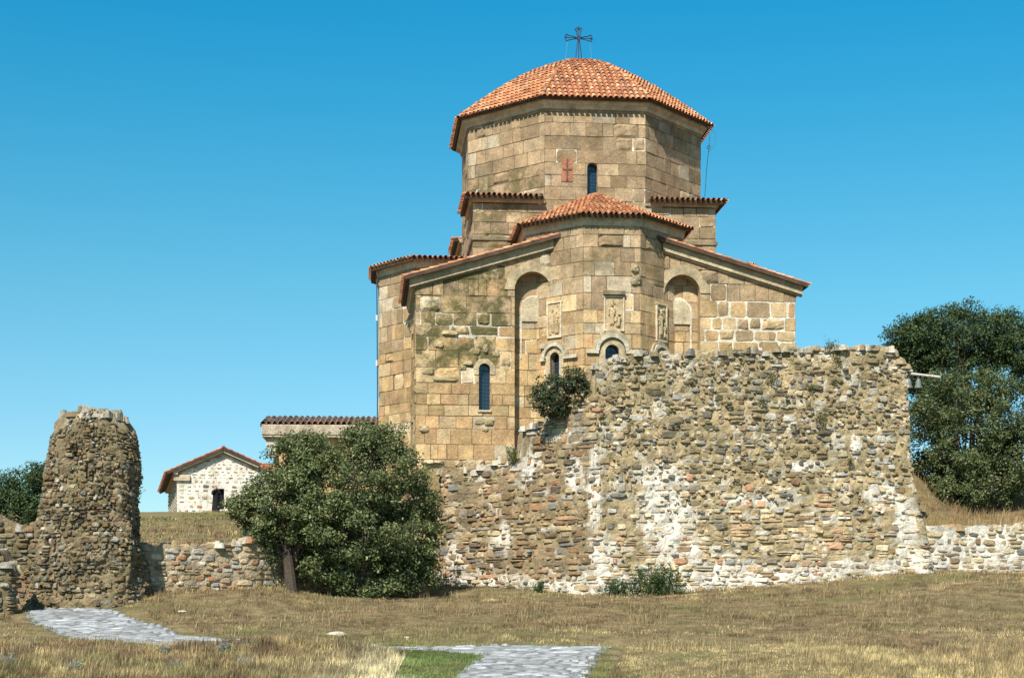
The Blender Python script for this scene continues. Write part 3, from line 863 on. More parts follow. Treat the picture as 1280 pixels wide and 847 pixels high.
# --- square block under the drum
mb = MB(); sq = [(-AP, AP), (AP, AP), (AP, -AP), (-AP, -AP)]; BZ = 19.1
for i in range(4):
    a, b_ = sq[i], sq[(i + 1) % 4]; L = math.dist(a, b_)
    zt = BZ if i else BZ
    ashlar(mb, a, b_, [(0, 13.5), (L, 13.5), (L, zt), (0, zt)], seed=60 + i, moss=.3, mossf=(lambda x, z: .7 if x < 3 else .15) if i == 0 else None, whitef=lambda x, z: .12)
mb.build("block_wall", M_ASH, church)
c0 = AP * math.tan(math.pi / 8)
for sx in (-1, 1):
    for sy in (-1, 1):
        line = [(sx * c0, sy * AP), (sx * AP, sy * AP), (sx * AP, sy * c0)]
        if sx * sy > 0: line = line if True else line
        # walk so that the outside lies on the left
        if (sx, sy) in ((-1, 1), (1, -1)): line = line[::-1]
        mb = MB()
        sweep(mb, line, [(0, -.08), (.12, -.08), (.16, .02), (.24, .12), (.0, .12)], CC1, z=19.22)
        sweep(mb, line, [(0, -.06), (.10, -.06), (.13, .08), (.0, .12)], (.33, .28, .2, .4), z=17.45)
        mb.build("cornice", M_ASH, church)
for sx in (-1, 1):
    for sy in (-1, 1):
        mb = MB(); E = AP + .42; zc = 19.38
        A_ = (sx * (c0 + .1), sy * E, zc); B_ = (sx * E, sy * E, zc); C_ = (sx * E, sy * (c0 + .1), zc)
        m1 = (sx * AP / math.sqrt(2) * 1.0 * .98 * 1.0 + 0, sy * AP / math.sqrt(2) * .98, zc + .42)
        # two facets meeting on the hip from the outer corner to the drum
        for (p, q) in ((A_, B_), (B_, C_)):
            po, mp = planar(p, q, [m1]);
            ar = sum(po[i][0] * po[(i + 1) % 3][1] - po[(i + 1) % 3][0] * po[i][1] for i in range(3))
            if ar < 0: po = po[::-1]
            tile_facet(mb, po, mp, int(200 + sx * 3 + sy * 5 + p[0] * 2), over=.1)
        ridge(mb, B_, m1, int(210 + sx + sy * 2))
        mb.build("corner_roof", M_TILE, church)

# --- front and side apses
def apse(ax, out, name_seed, z_e=17.3, visible=True, front=False, half=1.25, sh=3.5, sv=8.6, ov=.42, apex_z=19.62):
    """ax: quarter turns; plan for front then rotated"""
    def rot(p):
        u, v = p
        for _ in range(ax): u, v = v, -u       # clockwise seen from above: front(+v) -> right(+u)
        return (u, v)
    pl = [(-sh, 5.6), (-sh, sv), (-half, out), (half, out), (sh, sv), (sh, 5.6)]
    mb = MB(); Ts = []
    for i in range(5):
        a, b_ = rot(pl[i]), rot(pl[i + 1]); L = math.dist(a, b_); holes = []
        zb = 5.2
        if front and i in (0, 4): zb = 14.0
        if front and i in (1, 3):
            Ts.append(None)
            # upper piece above the wing roofs keeps the full facet, lower part follows the niche
            T, _ = ashlar(mb, a, b_, [(0, 14.6), (L, 14.6), (L, z_e - .1), (0, z_e - .1)], seed=name_seed + i, moss=.35, white=.08, d0=.0)
            continue
        if front and i == 2: holes = [arch_poly(L / 2, .3, 9.6, 11.5)]
        T, _ = ashlar(mb, a, b_, [(0, zb), (L, zb), (L, z_e - .1), (0, z_e - .1)], holes, seed=name_seed + i, moss=.15, white=.06,
                      mossf=(lambda x, z: .5 if (z > 14.5 and x < 1.2) else .05) if front else None)
        Ts.append(T)
    extra = None
    if front:
        # lower oblique facets from the front corner to the niche back
        for sx in (-1, 1):
            p, q = (sx * half, out), (sx * 3.1, 8.98)
            a, b_ = (q, p) if sx < 0 else (p, q); L = math.dist(a, b_)
            c_ = L * (1 - .60) if sx < 0 else L * .55
            T, _ = ashlar(mb, a, b_, [(0, 5.2), (L, 5.2), (L, 14.6), (0, 14.6)], [arch_poly(c_, .25, 9.7, 11.35)], seed=name_seed + 20 + sx, moss=.1, white=.05)
            Ts.append((T, c_, L))
    wall = mb.build("apse_wall", M_ASH, church)
    mb = MB(); sweep(mb, [rot(p) for p in pl], [(0, -.28), (.08, -.28), (.14, -.05), (.2, .10), (.0, .10)], CC2, z=z_e - .05); mb.build("cornice", M_ASH, church)
    pe = [(-sh - ov, 5.5), (-sh - ov, sv + ov * .45), (-half - ov * .45, out + ov), (half + ov * .45, out + ov), (sh + ov, sv + ov * .45), (sh + ov, 5.5)]
    ap = rot((0, 5.75)); mb = MB(); apx = (*ap, apex_z)
    for i in range(5):
        p, q = (*rot(pe[i]), z_e + .08), (*rot(pe[i + 1]), z_e + .08)
        po, mp = planar(p, q, [apx]); ar = sum(po[k][0] * po[(k + 1) % 3][1] - po[(k + 1) % 3][0] * po[k][1] for k in range(3))
        tile_facet(mb, po if ar > 0 else po[::-1], mp, name_seed + 40 + i)
    rf = mb.build("apse_roof", M_TILE, church)
    mb = MB()
    for i in range(1, 5): ridge(mb, (*rot(pe[i]), z_e + .08), apx, name_seed + 60 + i, r=.085)
    mb.build("hip_tiles", M_TILE, rf)
    return Ts
FT = apse(0, 10.7, 500, front=True, z_e=17.28)
apse(1, 9.0, 600, sv=7.6, z_e=16.85, apex_z=17.9)
apse(2, 9.8, 700, sv=7.9, z_e=16.9, apex_z=19.0)
apse(3, 9.95, 800, sv=8.3, z_e=16.85, apex_z=17.75)
# windows of the front apse
window(FT[2], 1.25, .3, 9.6, 11.5, ext=(.55, .55), surround=.26)
for (T, c_, L), sx in zip(FT[-2:], (-1, 1)):
    window(T, c_, .25, 9.7, 11.35, ext=(.25, .75) if sx < 0 else (.75, .25), surround=.22, hd=.26)
# carved panels
def relief(T, cx, w, zb, zt, seed, pal=(.52, .40, .22)):
    rs = np.random.default_rng(seed); mb = MB()
    slab2d(mb, T, [(cx - w / 2, zb), (cx + w / 2, zb), (cx + w / 2, zt), (cx - w / 2, zt)], 0, .05, (*pal, 0))
    for (a0, a1, b0, b1) in ((-w / 2 - .06, -w / 2, zb, zt), (w / 2, w / 2 + .06, zb, zt), (-w / 2 - .06, w / 2 + .06, zb - .07, zb), (-w / 2 - .1, w / 2 + .1, zt, zt + .06)):
        slab2d(mb, T, [(cx + a0, b0), (cx + a1, b0), (cx + a1, b1), (cx + a0, b1)], 0, .10, (.6, .52, .38, 0))
    def FR(u, v, d): return T(np.stack([u, v], 1), np.asarray(d)[:, None] + .05)
    H = zt - zb
    def fig(x, z0, h, tw):
        c = np.array(pal) * rs.uniform(.9, 1.15)
        pillow(mb, FR, x, z0 + h * .36, tw, h * .36, .09, np.append(c, 0), rs, sq=.3)
        pillow(mb, FR, x + .02, z0 + h * .62, tw * .85, h * .2, .1, np.append(c, 0), rs)
        pillow(mb, FR, x, z0 + h * .88, tw * .5, h * .1, .11, np.append(c, 0), rs, sq=.6)
        for s in (-1, 1): pillow(mb, FR, x + s * tw * .95, z0 + h * .6, tw * .32, h * .18, .07, np.append(c * .9, 0), rs)
    fig(cx - w * .12, zb + .04, H * .86, w * .17); fig(cx + w * .27, zb + .04, H * .5, w * .12)
    for k in range(10): pillow(mb, FR, cx + rs.uniform(-.42, .42) * w, rs.uniform(zb + .08, zt - .08), rs.uniform(.03, .08), rs.uniform(.03, .1), .05, np.append(np.array(pal) * rs.uniform(.7, 1.1), 0), rs)
    mb.build("carved_panel", M_ASH, church)
relief(FT[2], 1.33, .78, 12.45, 13.85, 1, (.50, .385, .23))
relief(FT[-2][0], FT[-2][1] + .0, .66, 12.3, 13.75, 2, (.46, .35, .21))
relief(FT[-1][0], FT[-1][1] + .08, .66, 12.2, 13.75, 3, (.46, .36, .21))
# dark brown projecting lintel over the middle panel, worn bosses on the corners
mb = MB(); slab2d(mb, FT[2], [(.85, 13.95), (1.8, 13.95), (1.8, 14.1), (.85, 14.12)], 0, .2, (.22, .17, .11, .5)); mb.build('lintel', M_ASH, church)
rs_ = np.random.default_rng(3)
def FB(T): return lambda u, v, d: T(np.stack([u, v], 1), np.asarray(d)[:, None])
for (T, x, z, s) in ((FT[2], 2.3, 14.6, .28), (FT[2], 2.25, 15.1, .22), (FT[-2][0], .4, 11.9, .2)):
    mb = MB(); pillow(mb, FB(T), x, z, s, s * .9, .2, (.36, .3, .2, .3), rs_); mb.build("worn_boss", M_ASH, church)

# --- corner rooms (wings) with half-gable fronts and arched niches
WV, WU = 9.5, 8.47
def wing(sx):
    mb = MB(); zin, zout = 16.72, 14.8                 # roof line heights at u=2.3 and u=8.9
    rl = lambda u: zin + (zout - zin) * (abs(u) - 2.3) / 6.6
    inner, outer = (2.54, WU)
    def X(u): return (u + WU) if sx < 0 else (u - inner)
    P0, P1 = ((-WU, WV), (-inner, WV)) if sx < 0 else ((inner, WV), (WU, WV))
    L = WU - inner
    so, si = (0, L) if sx < 0 else (L, 0)
    zt_o, zt_i = rl(WU) - .5, rl(inner) - .5
    outl = [(0, 5.0), (L, 5.0), (L, zt_i if sx < 0 else zt_o), (0, zt_o if sx < 0 else zt_i)]
    nc, nh, zsp = (L - .8, .8, 14.35) if sx < 0 else (.8, .8, 14.35)
    holes = [arch_poly(nc, nh, 4.9, zsp, 14)]
    if sx < 0: holes.append(arch_poly(3.0, .245, 9.05, 10.85))
    mossf = (lambda x, z: (.95 if z > 11.2 and x < 3.8 else .35 if z > 9 and x < 1.5 else .08)) if sx < 0 else (lambda x, z: .22)
    whitef = (lambda x, z: .45 if (10.5 < z < 13.2 and x < 4) else .06) if sx < 0 else (lambda x, z: .95 if (z < 14.2 and x > 1.6) else .15)
    T, _ = ashlar(mb, P0, P1, outl, holes, seed=30 + sx, mossf=mossf, whitef=whitef)
    # outer side wall, back wall
    if sx < 0: ashlar(mb, (-WU, 3.4), (-WU, WV), [(0, 5), (6.1, 5), (6.1, zt_o), (0, zt_o)], seed=33, moss=.4)
    else: ashlar(mb, (WU, WV), (WU, 3.4), [(0, 5), (6.1, 5), (6.1, zt_o), (0, zt_o)], seed=34, moss=.2)
    # niche: back, jamb and vault
    nb = [(nc - nh - .02, 5.0), (nc + nh + .02, 5.0), (nc + nh + .02, zsp + nh + .1), (nc - nh - .02, zsp + nh + .1)]
    lo_ = (0 if sx < 0 else 2.95 - inner + .2) 
    TN, _ = ashlar(mb, P0, P1, [(max(0, nb[0][0]), 5.0), (min(L, nb[1][0]), 5.0), (min(L, nb[1][0]), zsp + nh), (max(0, nb[0][0]), zsp + nh)], seed=36 + sx, d0=-.53, moss=.05, white=.08)
    reveal(mb, T, arch_poly(nc, nh, 5.0, zsp, 14), .55, (.40, .30, .17, .1))
    w = mb.build("wing_wall", M_ASH, church)
    mb = MB(); rs = np.random.default_rng(50 + sx)
    ring(mb, T, nc, nh + .005, nh + .42, zsp, 0, .06, (.46, .37, .24), n=13, rs=rs)
    # rounded hood of the shallow inner panel
    ap_ = arch_poly(nc + (.1 if sx < 0 else -.08), nh * .74, 5.0, 13.75, 12)
    cxn = nc + (.1 if sx < 0 else -.08); TB = lambda p, d: T(p, np.asarray(d) - .53)
    slab2d(mb, TB, arch_poly(cxn, nh * .66, 13.05, 13.62, 10), 0, .10, (.50, .42, .29, .1))
    ring(mb, TB, cxn, nh * .67, nh * .75, 13.62, 0, .06, (.66, .61, .5), n=10, rs=rs, legs=2.2)
    mb.build("niche_arch", M_ASH, w)
    # raking cornice
    mb = MB()
    ua, ub = inner - .1, WU + .28
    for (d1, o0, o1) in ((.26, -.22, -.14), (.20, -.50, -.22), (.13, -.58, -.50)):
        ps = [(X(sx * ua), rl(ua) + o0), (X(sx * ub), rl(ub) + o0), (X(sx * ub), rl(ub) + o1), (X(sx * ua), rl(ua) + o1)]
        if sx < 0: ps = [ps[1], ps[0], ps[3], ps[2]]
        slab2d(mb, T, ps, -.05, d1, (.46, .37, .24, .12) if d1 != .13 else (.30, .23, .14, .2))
    # horizontal cornice along the outer side
    if sx < 0: sweep(mb, [(-WU, 3.6), (-WU, WV + .05)], [(0, -.5), (.15, -.5), (.28, -.1), (.30, .0), (0, .0)], CC1, z=zt_o + .42)
    else: sweep(mb, [(WU, WV + .05), (WU, 3.6)], [(0, -.5), (.15, -.5), (.28, -.1), (.30, .0), (0, .0)], CC1, z=zt_o + .42)
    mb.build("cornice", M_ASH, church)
    # roof
    mb = MB(); ue, ui = 8.98, 2.1
    a, b_, c_, d_ = (sx * ue, WV + .42, rl(ue)), (sx * ue, 3.6, rl(ue)), (sx * ui, 3.6, rl(ui)), (sx * ui, WV + .42, rl(ui))
    po, mp = planar(a, b_, [c_, d_]); ar = sum(po[k][0] * po[(k + 1) % 4][1] - po[(k + 1) % 4][0] * po[k][1] for k in range(4))
    tile_facet(mb, po if ar > 0 else po[::-1], mp, 70 + sx)
    mb.build("wing_roof", M_TILE, church)
    return T
TL = wing(-1); TR = wing(1)
window(TL, 3.0, .245, 9.05, 10.85, hood=False, surround=.22, rs=np.random.default_rng(5), frame_legs=.25)
# weathered carving round that window
mb = MB(); rs_ = np.random.default_rng(14)
for (x, z, a, b_) in ((2.25, 11.1, .3, .14), (2.05, 10.9, .2, .13), (2.6, 11.6, .3, .16), (3.05, 11.75, .16, .25), (3.5, 11.5, .22, .18), (3.95, 11.2, .24, .22), (3.95, 10.85, .14, .14),
                     (2.8, 8.55, .3, .16), (3.2, 8.5, .3, .16), (3.0, 8.2, .2, .12), (1.0, 11.9, .3, .22), (.5, 12.6, .3, .3), (1.5, 12.4, .45, .15), (1.2, 10.4, .7, .14), (.5, 10.7, .35, .2), (.35, 8.2, .3, .2)):
    mb = MB(); pillow(mb, FB(TL), x, z, a, b_, rs_.uniform(.05, .13), (.42, .34, .2, .3), rs_); mb.build("weathered_carving", M_ASH, church)
# rough footings where the wall meets the terrace
mb = MB(); rs_ = np.random.default_rng(15)
for k in range(26):
    x = rs_.uniform(-.2, 4.9); z = rs_.uniform(6.3, 6.75)
    pillow(mb, FB(TL), x, z, rs_.uniform(.15, .4), rs_.uniform(.08, .18), rs_.uniform(.08, .35), (*(np.array([.46, .37, .24]) * rs_.uniform(.8, 1.2)), .1), rs_)
mb.build("footing", M_ASH, church)

# core so that no light leaks between the walls
mb = MB()
def boxc(u0, u1, v0, v1, z0, z1, col=(.2, .16, .1)):
    mb.box((u0, v0, z0), (u1, v1, z1), col, T=lambda v: ch(v[:, 0], v[:, 1], v[:, 2]))
boxc(-8.3, 8.3, 3.3, 8.8, 5, 14.0); boxc(-8.3, 8.3, -8.8, 3.2, 5, 14.2); boxc(-5.5, 5.5, -5.5, 5.5, 5.2, 19.0)
mb.build("core_wall", M_ASH, church)
# rear corner rooms (plain)
for sx in (-1, 1):
    mb = MB()
    if sx < 0: ashlar(mb, (-WU, -9.2), (-WU, -3.4), [(0, 5), (5.8, 5), (5.8, 14.3), (0, 14.3)], seed=90, moss=.2)
    else: ashlar(mb, (WU, -3.4), (WU, -9.2), [(0, 5), (5.8, 5), (5.8, 14.3), (0, 14.3)], seed=91)
    mb.build("wing_wall", M_ASH, church)
    mb = MB(); pts_ = [(sx * 8.9, -9.6, 14.6), (sx * 8.9, -3.6, 14.6), (sx * 2.1, -3.6, 16.6), (sx * 2.1, -9.6, 16.6)]
    po, mp = planar(pts_[0], pts_[1], pts_[2:]); ar = sum(po[k][0] * po[(k + 1) % 4][1] - po[(k + 1) % 4][0] * po[k][1] for k in range(4))
    tile_facet(mb, po if ar > 0 else po[::-1], mp, 95 + sx); mb.build("wing_roof", M_TILE, church)

# --- iron cross on the dome
cz = AZ + .02; cc = ch(0, 0, 0)[:2]; cross = MB(); IR = (.018, .022, .04)
def C3(x, z): return (cc[0] + x * EU[0], cc[1] + x * EU[1], cz + z)
cross.tube([C3(0, 0), C3(0, .12)], [.22, .14], IR, 10)
for s in (-1, 1):
    cross.tube([C3(s * .17, .05), C3(s * .07, .9), C3(s * .04, 1.1)], .022, IR, 6)
    cross.tube([C3(s * .04, 1.1), C3(s * .10, 1.55), C3(s * .06, 1.66)], .022, IR, 6)
    for t in (-1, 1):
        cross.tube([C3(s * .08, 1.22 + t * .03), C3(s * .5, 1.22 + t * .11)], .022, IR, 6)
        cross.tube([C3(s * .5, 1.22 + t * .11), C3(s * .62, 1.22 + t * .17), C3(s * .68, 1.22 + t * .08), C3(s * .56, 1.22)], .028, IR, 6)
    cross.tube([C3(s * .05, 1.22), C3(s * .74, 1.22)], .02, IR, 6)
    cross.tube([C3(s * .10, 1.52), C3(s * .18, 1.68), C3(s * .10, 1.74), C3(0, 1.64)], .028, IR, 6)
cross.tube([C3(0, .1), C3(0, 1.84)], .022, IR, 6)
cross.tube([C3(-.12, 1.22), C3(0, 1.34), C3(.12, 1.22), C3(0, 1.10), C3(-.12, 1.22)], .03, IR, 6)
cr = cross.build("cross", M_METAL, church)
for s in (-1, 1):
    mb = MB(); mb.tube([C3(s * .55, 1.15), C3(s * .62 , .5), C3(s * .72, -.12)], .006, (.2, .2, .25), 4); mb.build("stay_wire", M_METAL, church)
# conductor wires
def wire(name, pts, r=.012, loop=None):
    mb = MB(); mb.tube(pts, r, (.03, .035, .05), 5)
    if loop:
        p, R_ = loop; mb.tube([(p[0] + R_ * math.cos(a), p[1], p[2] + R_ * math.sin(a)) for a in np.linspace(0, 2 * math.pi, 9)], r * 1.3, (.03, .035, .05), 5)
    mb.build(name, M_METAL, church)
def at(px_, py, Y_): return ((px_ - 640) / F_PX * Y_, Y_, (HOR - py) / F_PX * Y_)
wire("conductor_wire", [at(886, 158, 77.2), at(887, 172, 77), at(886, 184, 77), at(883, 215, 77.5), at(881, 246, 78)], .013, (at(886, 184, 77), .08))
wire("conductor_wire", [at(888, 161, 77.3), at(895, 168, 77.2), at(893, 182, 77.1), at(886, 190, 77.1)], .01)
lc = [(-10.1, 1.2, 16.6), (-10.08, 1.22, 14.6), (-10.06, 1.2, 11), (-10.08, 1.22, 6.2)]
mb = MB(); mb.tube([tuple(ch(*p)) for p in lc], .03, (.05, .05, .055), 6)
for z in (14.4, 12.2): mb.box((-.07, -.07, 0), (.07, .07, .35), (.5, .5, .5), T=lambda v, z=z: v * [.6, .6, .8] + ch(-10.1, 1.22, z))
mb.build("downpipe", M_METAL, church)

# ------------------------------------------------------------------ annex with the grey tiled roof
def frame2(c, ang):
    eu = np.array([math.cos(ang), math.sin(ang)]); ev = np.array([math.sin(ang), -math.cos(ang)])
    def f(u, v, z):
        u, v, z = np.broadcast_arrays(np.asarray(u, float), np.asarray(v, float), np.asarray(z, float))
        return np.concatenate([np.array(c) + u[..., None] * eu + v[..., None] * ev, z[..., None]], -1)
    return f
_ch = ch
_zoff = -.42
an = thing("annex", "small sandstone annex with a pale fascia and grey tiled roof, left of the church", "building", (-9.8, 86, 6.3))
_f = frame2((-9.8, 86), math.radians(3)); ch = lambda u, v, z: _f(u, v, np.asarray(z, float) + _zoff)
mb = MB()
ashlar(mb, (-2.75, 2.5), (3.2, 2.5), [(0, 5), (5.95, 5), (5.95, 9.75), (0, 9.75)], seed=3, wid=(.8, 1.8))
ashlar(mb, (-2.75, -2.5), (-2.75, 2.5), [(0, 5), (5, 5), (5, 9.75), (0, 9.75)], seed=4)
ashlar(mb, (3.2, 2.5), (3.2, -2.5), [(0, 5), (5, 5), (5, 9.75), (0, 9.75)], seed=4)
ashlar(mb, (3.2, -2.5), (-2.75, -2.5), [(0, 5), (5.95, 5), (5.95, 9.75), (0, 9.75)], seed=4)
mb.build("wall", M_ASH, an)
mb = MB(); mb.box((-3.3, -3.0, 9.72), (3.4, 3.08, 10.32), (.58, .52, .43, .1), T=lambda v: ch(v[:, 0], v[:, 1], v[:, 2]))
sweep(mb, [(-3.3, 3.08), (3.4, 3.08)], [(0, -.5), (.06, -.5), (.16, -.05), (.16, .0), (0, .0)], (.55, .47, .37, .1), z=10.33)
# two corbel stones under the left end
for (z0, z1, u1) in ((9.25, 9.71, -2.45), (8.7, 9.24, -2.62)):
    mb.box((-3.1 + (9.71 - z1) * .3, 2.2, z0), (u1, 2.85, z1), (.5, .45, .38, .1), T=lambda v: ch(v[:, 0], v[:, 1], v[:, 2]))
mb.build("fascia", M_ASH, an)
def greyt(rs): return np.array([.20, .19, .18]) * rs.uniform(.6, 1.5)
mb = MB(); po, mp = planar((-3.38, 3.2, 10.36), (3.45, 3.2, 10.36), [(3.45, 0, 11.1), (-3.38, 0, 11.1)])
tile_facet(mb, po, mp, 5, colf=greyt, sp=.3, rad=.1)
po, mp = planar((3.45, -3.1, 10.36), (-3.38, -3.1, 10.36), [(-3.38, 0, 11.1), (3.45, 0, 11.1)])
tile_facet(mb, po, mp, 6, colf=greyt, sp=.3, rad=.1); mb.build("roof", M_TILE, an)

# ------------------------------------------------------------------ chapel
cp = thing("chapel", "small white mortared rubble chapel with a red gable roof and a dark doorway", "chapel", (-19.2, 112, 6.9))
CA = math.radians(14)
ch = frame2((-19.5, 108.0), CA)       # u=0 under the gable apex, v=0 the front
def cw_col(x, y, z, rs):
    r = rs.random(); pal = GREY if r < .38 else TAN if r < .85 else PINK
    c = pick(rs, pal) * 1.12
    if rs.random() < .35: c = c * .4 + WHITE * .65
    return np.append(c, .05)
def cw_mor(x, y, z):
    n = fbm(x * 2, z * 2, 1); c = np.array([.80, .76, .67]) * (.82 + .3 * n)[:, None]
    return np.concatenate([c, np.full((len(n), 1), .05)], 1)
def gz(u): return np.where(u < 0, 11.35 + u * .46, 11.35 - u * .42)
def flat_rubble(mb, P0, P1, zb, ztf, holes, seed, colf, morf, hrow=(.18, .38), wid=(.25, .65), prot=(.01, .05), gap=.03, nrm=1):
    rs = np.random.default_rng(seed); P0 = np.array(P0, float); P1 = np.array(P1, float); L = np.linalg.norm(P1 - P0); e = (P1 - P0) / L
    n = np.array([-e[1], e[0]])
    def F(u, v, d):
        q = P0 + np.asarray(u)[:, None] * e + n * np.asarray(d)[:, None]; return ch(q[:, 0], q[:, 1], v)
    def inh(x, z, m=0): return any(a - m < x < b_ + m and c_ - m < z < d_ + m for a, b_, c_, d_ in holes)
    us = np.unique(np.concatenate([np.arange(0, L, .2), [L]] + [[a, b_] for a, b_, _, _ in holes])); 
    zsl = np.unique(np.concatenate([np.arange(zb, 12, .2)] + [[c_, d_] for _, _, c_, d_ in holes]))
    for i in range(len(us) - 1):
        for k in range(len(zsl) - 1):
            cx, czz = (us[i] + us[i + 1]) / 2, (zsl[k] + zsl[k + 1]) / 2
            t0, t1 = float(ztf(us[i])), float(ztf(us[i + 1]))
            if inh(cx, czz) or zsl[k] >= min(t0, t1): continue
            z1a, z1b = min(zsl[k + 1], t0) if zsl[k + 1] > t0 else zsl[k + 1], min(zsl[k + 1], t1)
            if zsl[k + 2 if k + 2 < len(zsl) else -1] > min(t0, t1) and zsl[k + 1] >= min(t0, t1): z1a, z1b = t0, t1
            v = F(np.array([us[i], us[i + 1], us[i + 1], us[i]]), np.array([zsl[k], zsl[k], z1b, z1a]), np.zeros(4))
            mb.add(v, [(0, 1, 2, 3)], morf(v[:1, 0], v[:1, 1], v[:1, 2]))
    z = zb
    while z < 12:
        h = rs.uniform(*hrow); u = 0
        while u < L:
            w = rs.uniform(*wid); c_ = u + w / 2
            if u + w < L + .1 and z + h < float(ztf(c_)) - .02 and not inh(c_, z + h / 2, .15) and rs.random() > .12:
                cl = colf(0, 0, 0, rs)
                sc = rs.uniform(.6, 1)
                pillow(mb, F, c_, z + h / 2, (w / 2 - gap) * sc, (h / 2 - gap) * sc, rs.uniform(*prot), cl, rs)
            u += w
        z += h
mb = MB()
door = (3.0 - .52 + .25, 3.0 + .52 - .25 + .02 , 7.25, 8.62)
dx = -.0
flat_rubble(mb, (-3.05, 0), (3.3, 0), 6.2, lambda u: gz(u - 3.05) - .28, [(2.62, 3.12, 7.22, 8.62)], 1, cw_col, cw_mor)
def shaded_side_col(x, y, z, rs): c = cw_col(x, y, z, rs); c[:3] *= .8; return c  # same stones, darkened: the left wall's shade is put into the colour
flat_rubble(mb, (-3.05, -17), (-3.05, 0), 6.0, lambda u: gz(-3.05) - .28 + 0 * u, [], 2, shaded_side_col, lambda x, y, z: cw_mor(x, y, z) * [.62, .58, .52, 1], hrow=(.14, .3), wid=(.2, .5))  # mortar darkened here as well, painted shade of the left wall
# the join continues right as a wall under the tiles
flat_rubble(mb, (3.3, -.4), (6.2, -.4), 6.2, lambda u: 9.7 + 0 * u, [], 3, cw_col, cw_mor)
cw = mb.build("wall", M_RUB, cp)
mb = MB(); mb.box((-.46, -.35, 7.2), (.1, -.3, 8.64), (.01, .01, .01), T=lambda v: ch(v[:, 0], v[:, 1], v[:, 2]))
mb.build("doorway", M_DARK, cp)
mb = MB()
for s, u1 in ((-1, -3.3), (1, 2.35)):
    for (o0, o1, dd, cl) in ((-.30, -.02, .32, (.62, .52, .40, 0)), (-.40, -.30, .2, (.3, .24, .18, 0))):
        a = np.array([[0, dd, 11.35 + o0], [u1, dd, float(gz(u1)) + o0], [u1, dd, float(gz(u1)) + o1], [0, dd, 11.35 + o1]])
        b2 = a.copy(); b2[:, 1] = -.02
        v = np.vstack([a, b2]); mb.add(ch(v[:, 0], v[:, 1], v[:, 2]), [(0, 1, 2, 3), (4, 5, 6, 7), (0, 4, 5, 1), (1, 5, 6, 2), (2, 6, 7, 3), (3, 7, 4, 0)], cl)
mb.box((-3.3, -17, 9.5), (-3.0, .3, 9.7), (.4, .33, .26, 0), T=lambda v: ch(v[:, 0], v[:, 1], v[:, 2]))
mb.box((-3.28, .0, 9.1), (-2.2, .16, 9.5), (.55, .45, .32, 0), T=lambda v: ch(v[:, 0], v[:, 1], v[:, 2]))
mb.build("cornice", M_ASH, cp)
mb = MB()
def redt(rs): return np.array([.36, .12, .07]) * rs.uniform(.7, 1.3)
ul, ur = -3.75, 2.45
for s, ue in ((-1, ul), (1, ur)):
    a, b_, c_, d_ = (ue, .42, float(gz(ue))), (ue, -17.5, float(gz(ue))), (0, -17.5, 11.35), (0, .42, 11.35)
    po, mp = planar(a, b_, [c_, d_]); ar = sum(po[k][0] * po[(k + 1) % 4][1] - po[(k + 1) % 4][0] * po[k][1] for k in range(4))
    tile_facet(mb, po if ar > 0 else po[::-1], mp, 9 + s, colf=redt, sp=.3)
ridge(mb, (0, .42, 11.35), (0, -17.5, 11.35), 12, colf=redt)
po, mp = planar((2.3, .0, 9.85), (6.3, .0, 9.85), [(6.3, -2.5, 10.6), (2.3, -2.5, 10.6)]); tile_facet(mb, po, mp, 13, sp=.3)
mb.build("roof", M_TILE, cp)
door_world = ch(-.75, .75, 0)
ch = _ch

# ------------------------------------------------------------------ person by the chapel door
PX, PY = float(at(269.5, 0, 106.3)[0]), 106.3; PZ = float(ground_z(PX, PY)) - .01
person = thing("person", "person in a long black robe, arms raised to the face, beside the chapel doorway", "person", (PX, PY, PZ))
def skin_fig(name, verts, edges, radii, mat, parent, sub=1, root=0):
    me = bpy.data.meshes.new(name); me.from_pydata(verts, edges, []); me.materials.append(mat)
    at_ = me.attributes.new("tint", 'FLOAT_COLOR', 'POINT')
    o = bpy.data.objects.new(name, me); COL.objects.link(o); o.parent = parent
    me.skin_vertices.new() if hasattr(me.skin_vertices, 'new') else None
    md = o.modifiers.new("skin", 'SKIN')
    if not me.skin_vertices:
        bpy.context.view_layer.objects.active = o
    sv = me.skin_vertices[0].data if me.skin_vertices else None
    for i, r in enumerate(radii):
        sv[i].radius = (r, r) if not hasattr(r, '__len__') else r
    sv[root].use_root = True
    o.modifiers.new("sub", 'SUBSURF').levels = sub; o.modifiers["sub"].render_levels = sub
    return o
mb = MB()
def loft(mb, rings, col, n=20):
    V = []; 
    for (x, y, z, rx, ry) in rings:
        for k in range(n):
            t = 2 * math.pi * k / n; V.append((x + rx * math.cos(t), y + ry * math.sin(t), z))
    f = [(i * n + k, i * n + (k + 1) % n, (i + 1) * n + (k + 1) % n, (i + 1) * n + k) for i in range(len(rings) - 1) for k in range(n)]
    f += [tuple(range(n))[::-1], tuple((len(rings) - 1) * n + k for k in range(n))]
    mb.add(V, f, col)
def limb(mb, pts, rad, col): mb.tube(pts, rad, col, 10)
SK = (.45, .27, .19); BK = (.012, .012, .014)
body = MB()
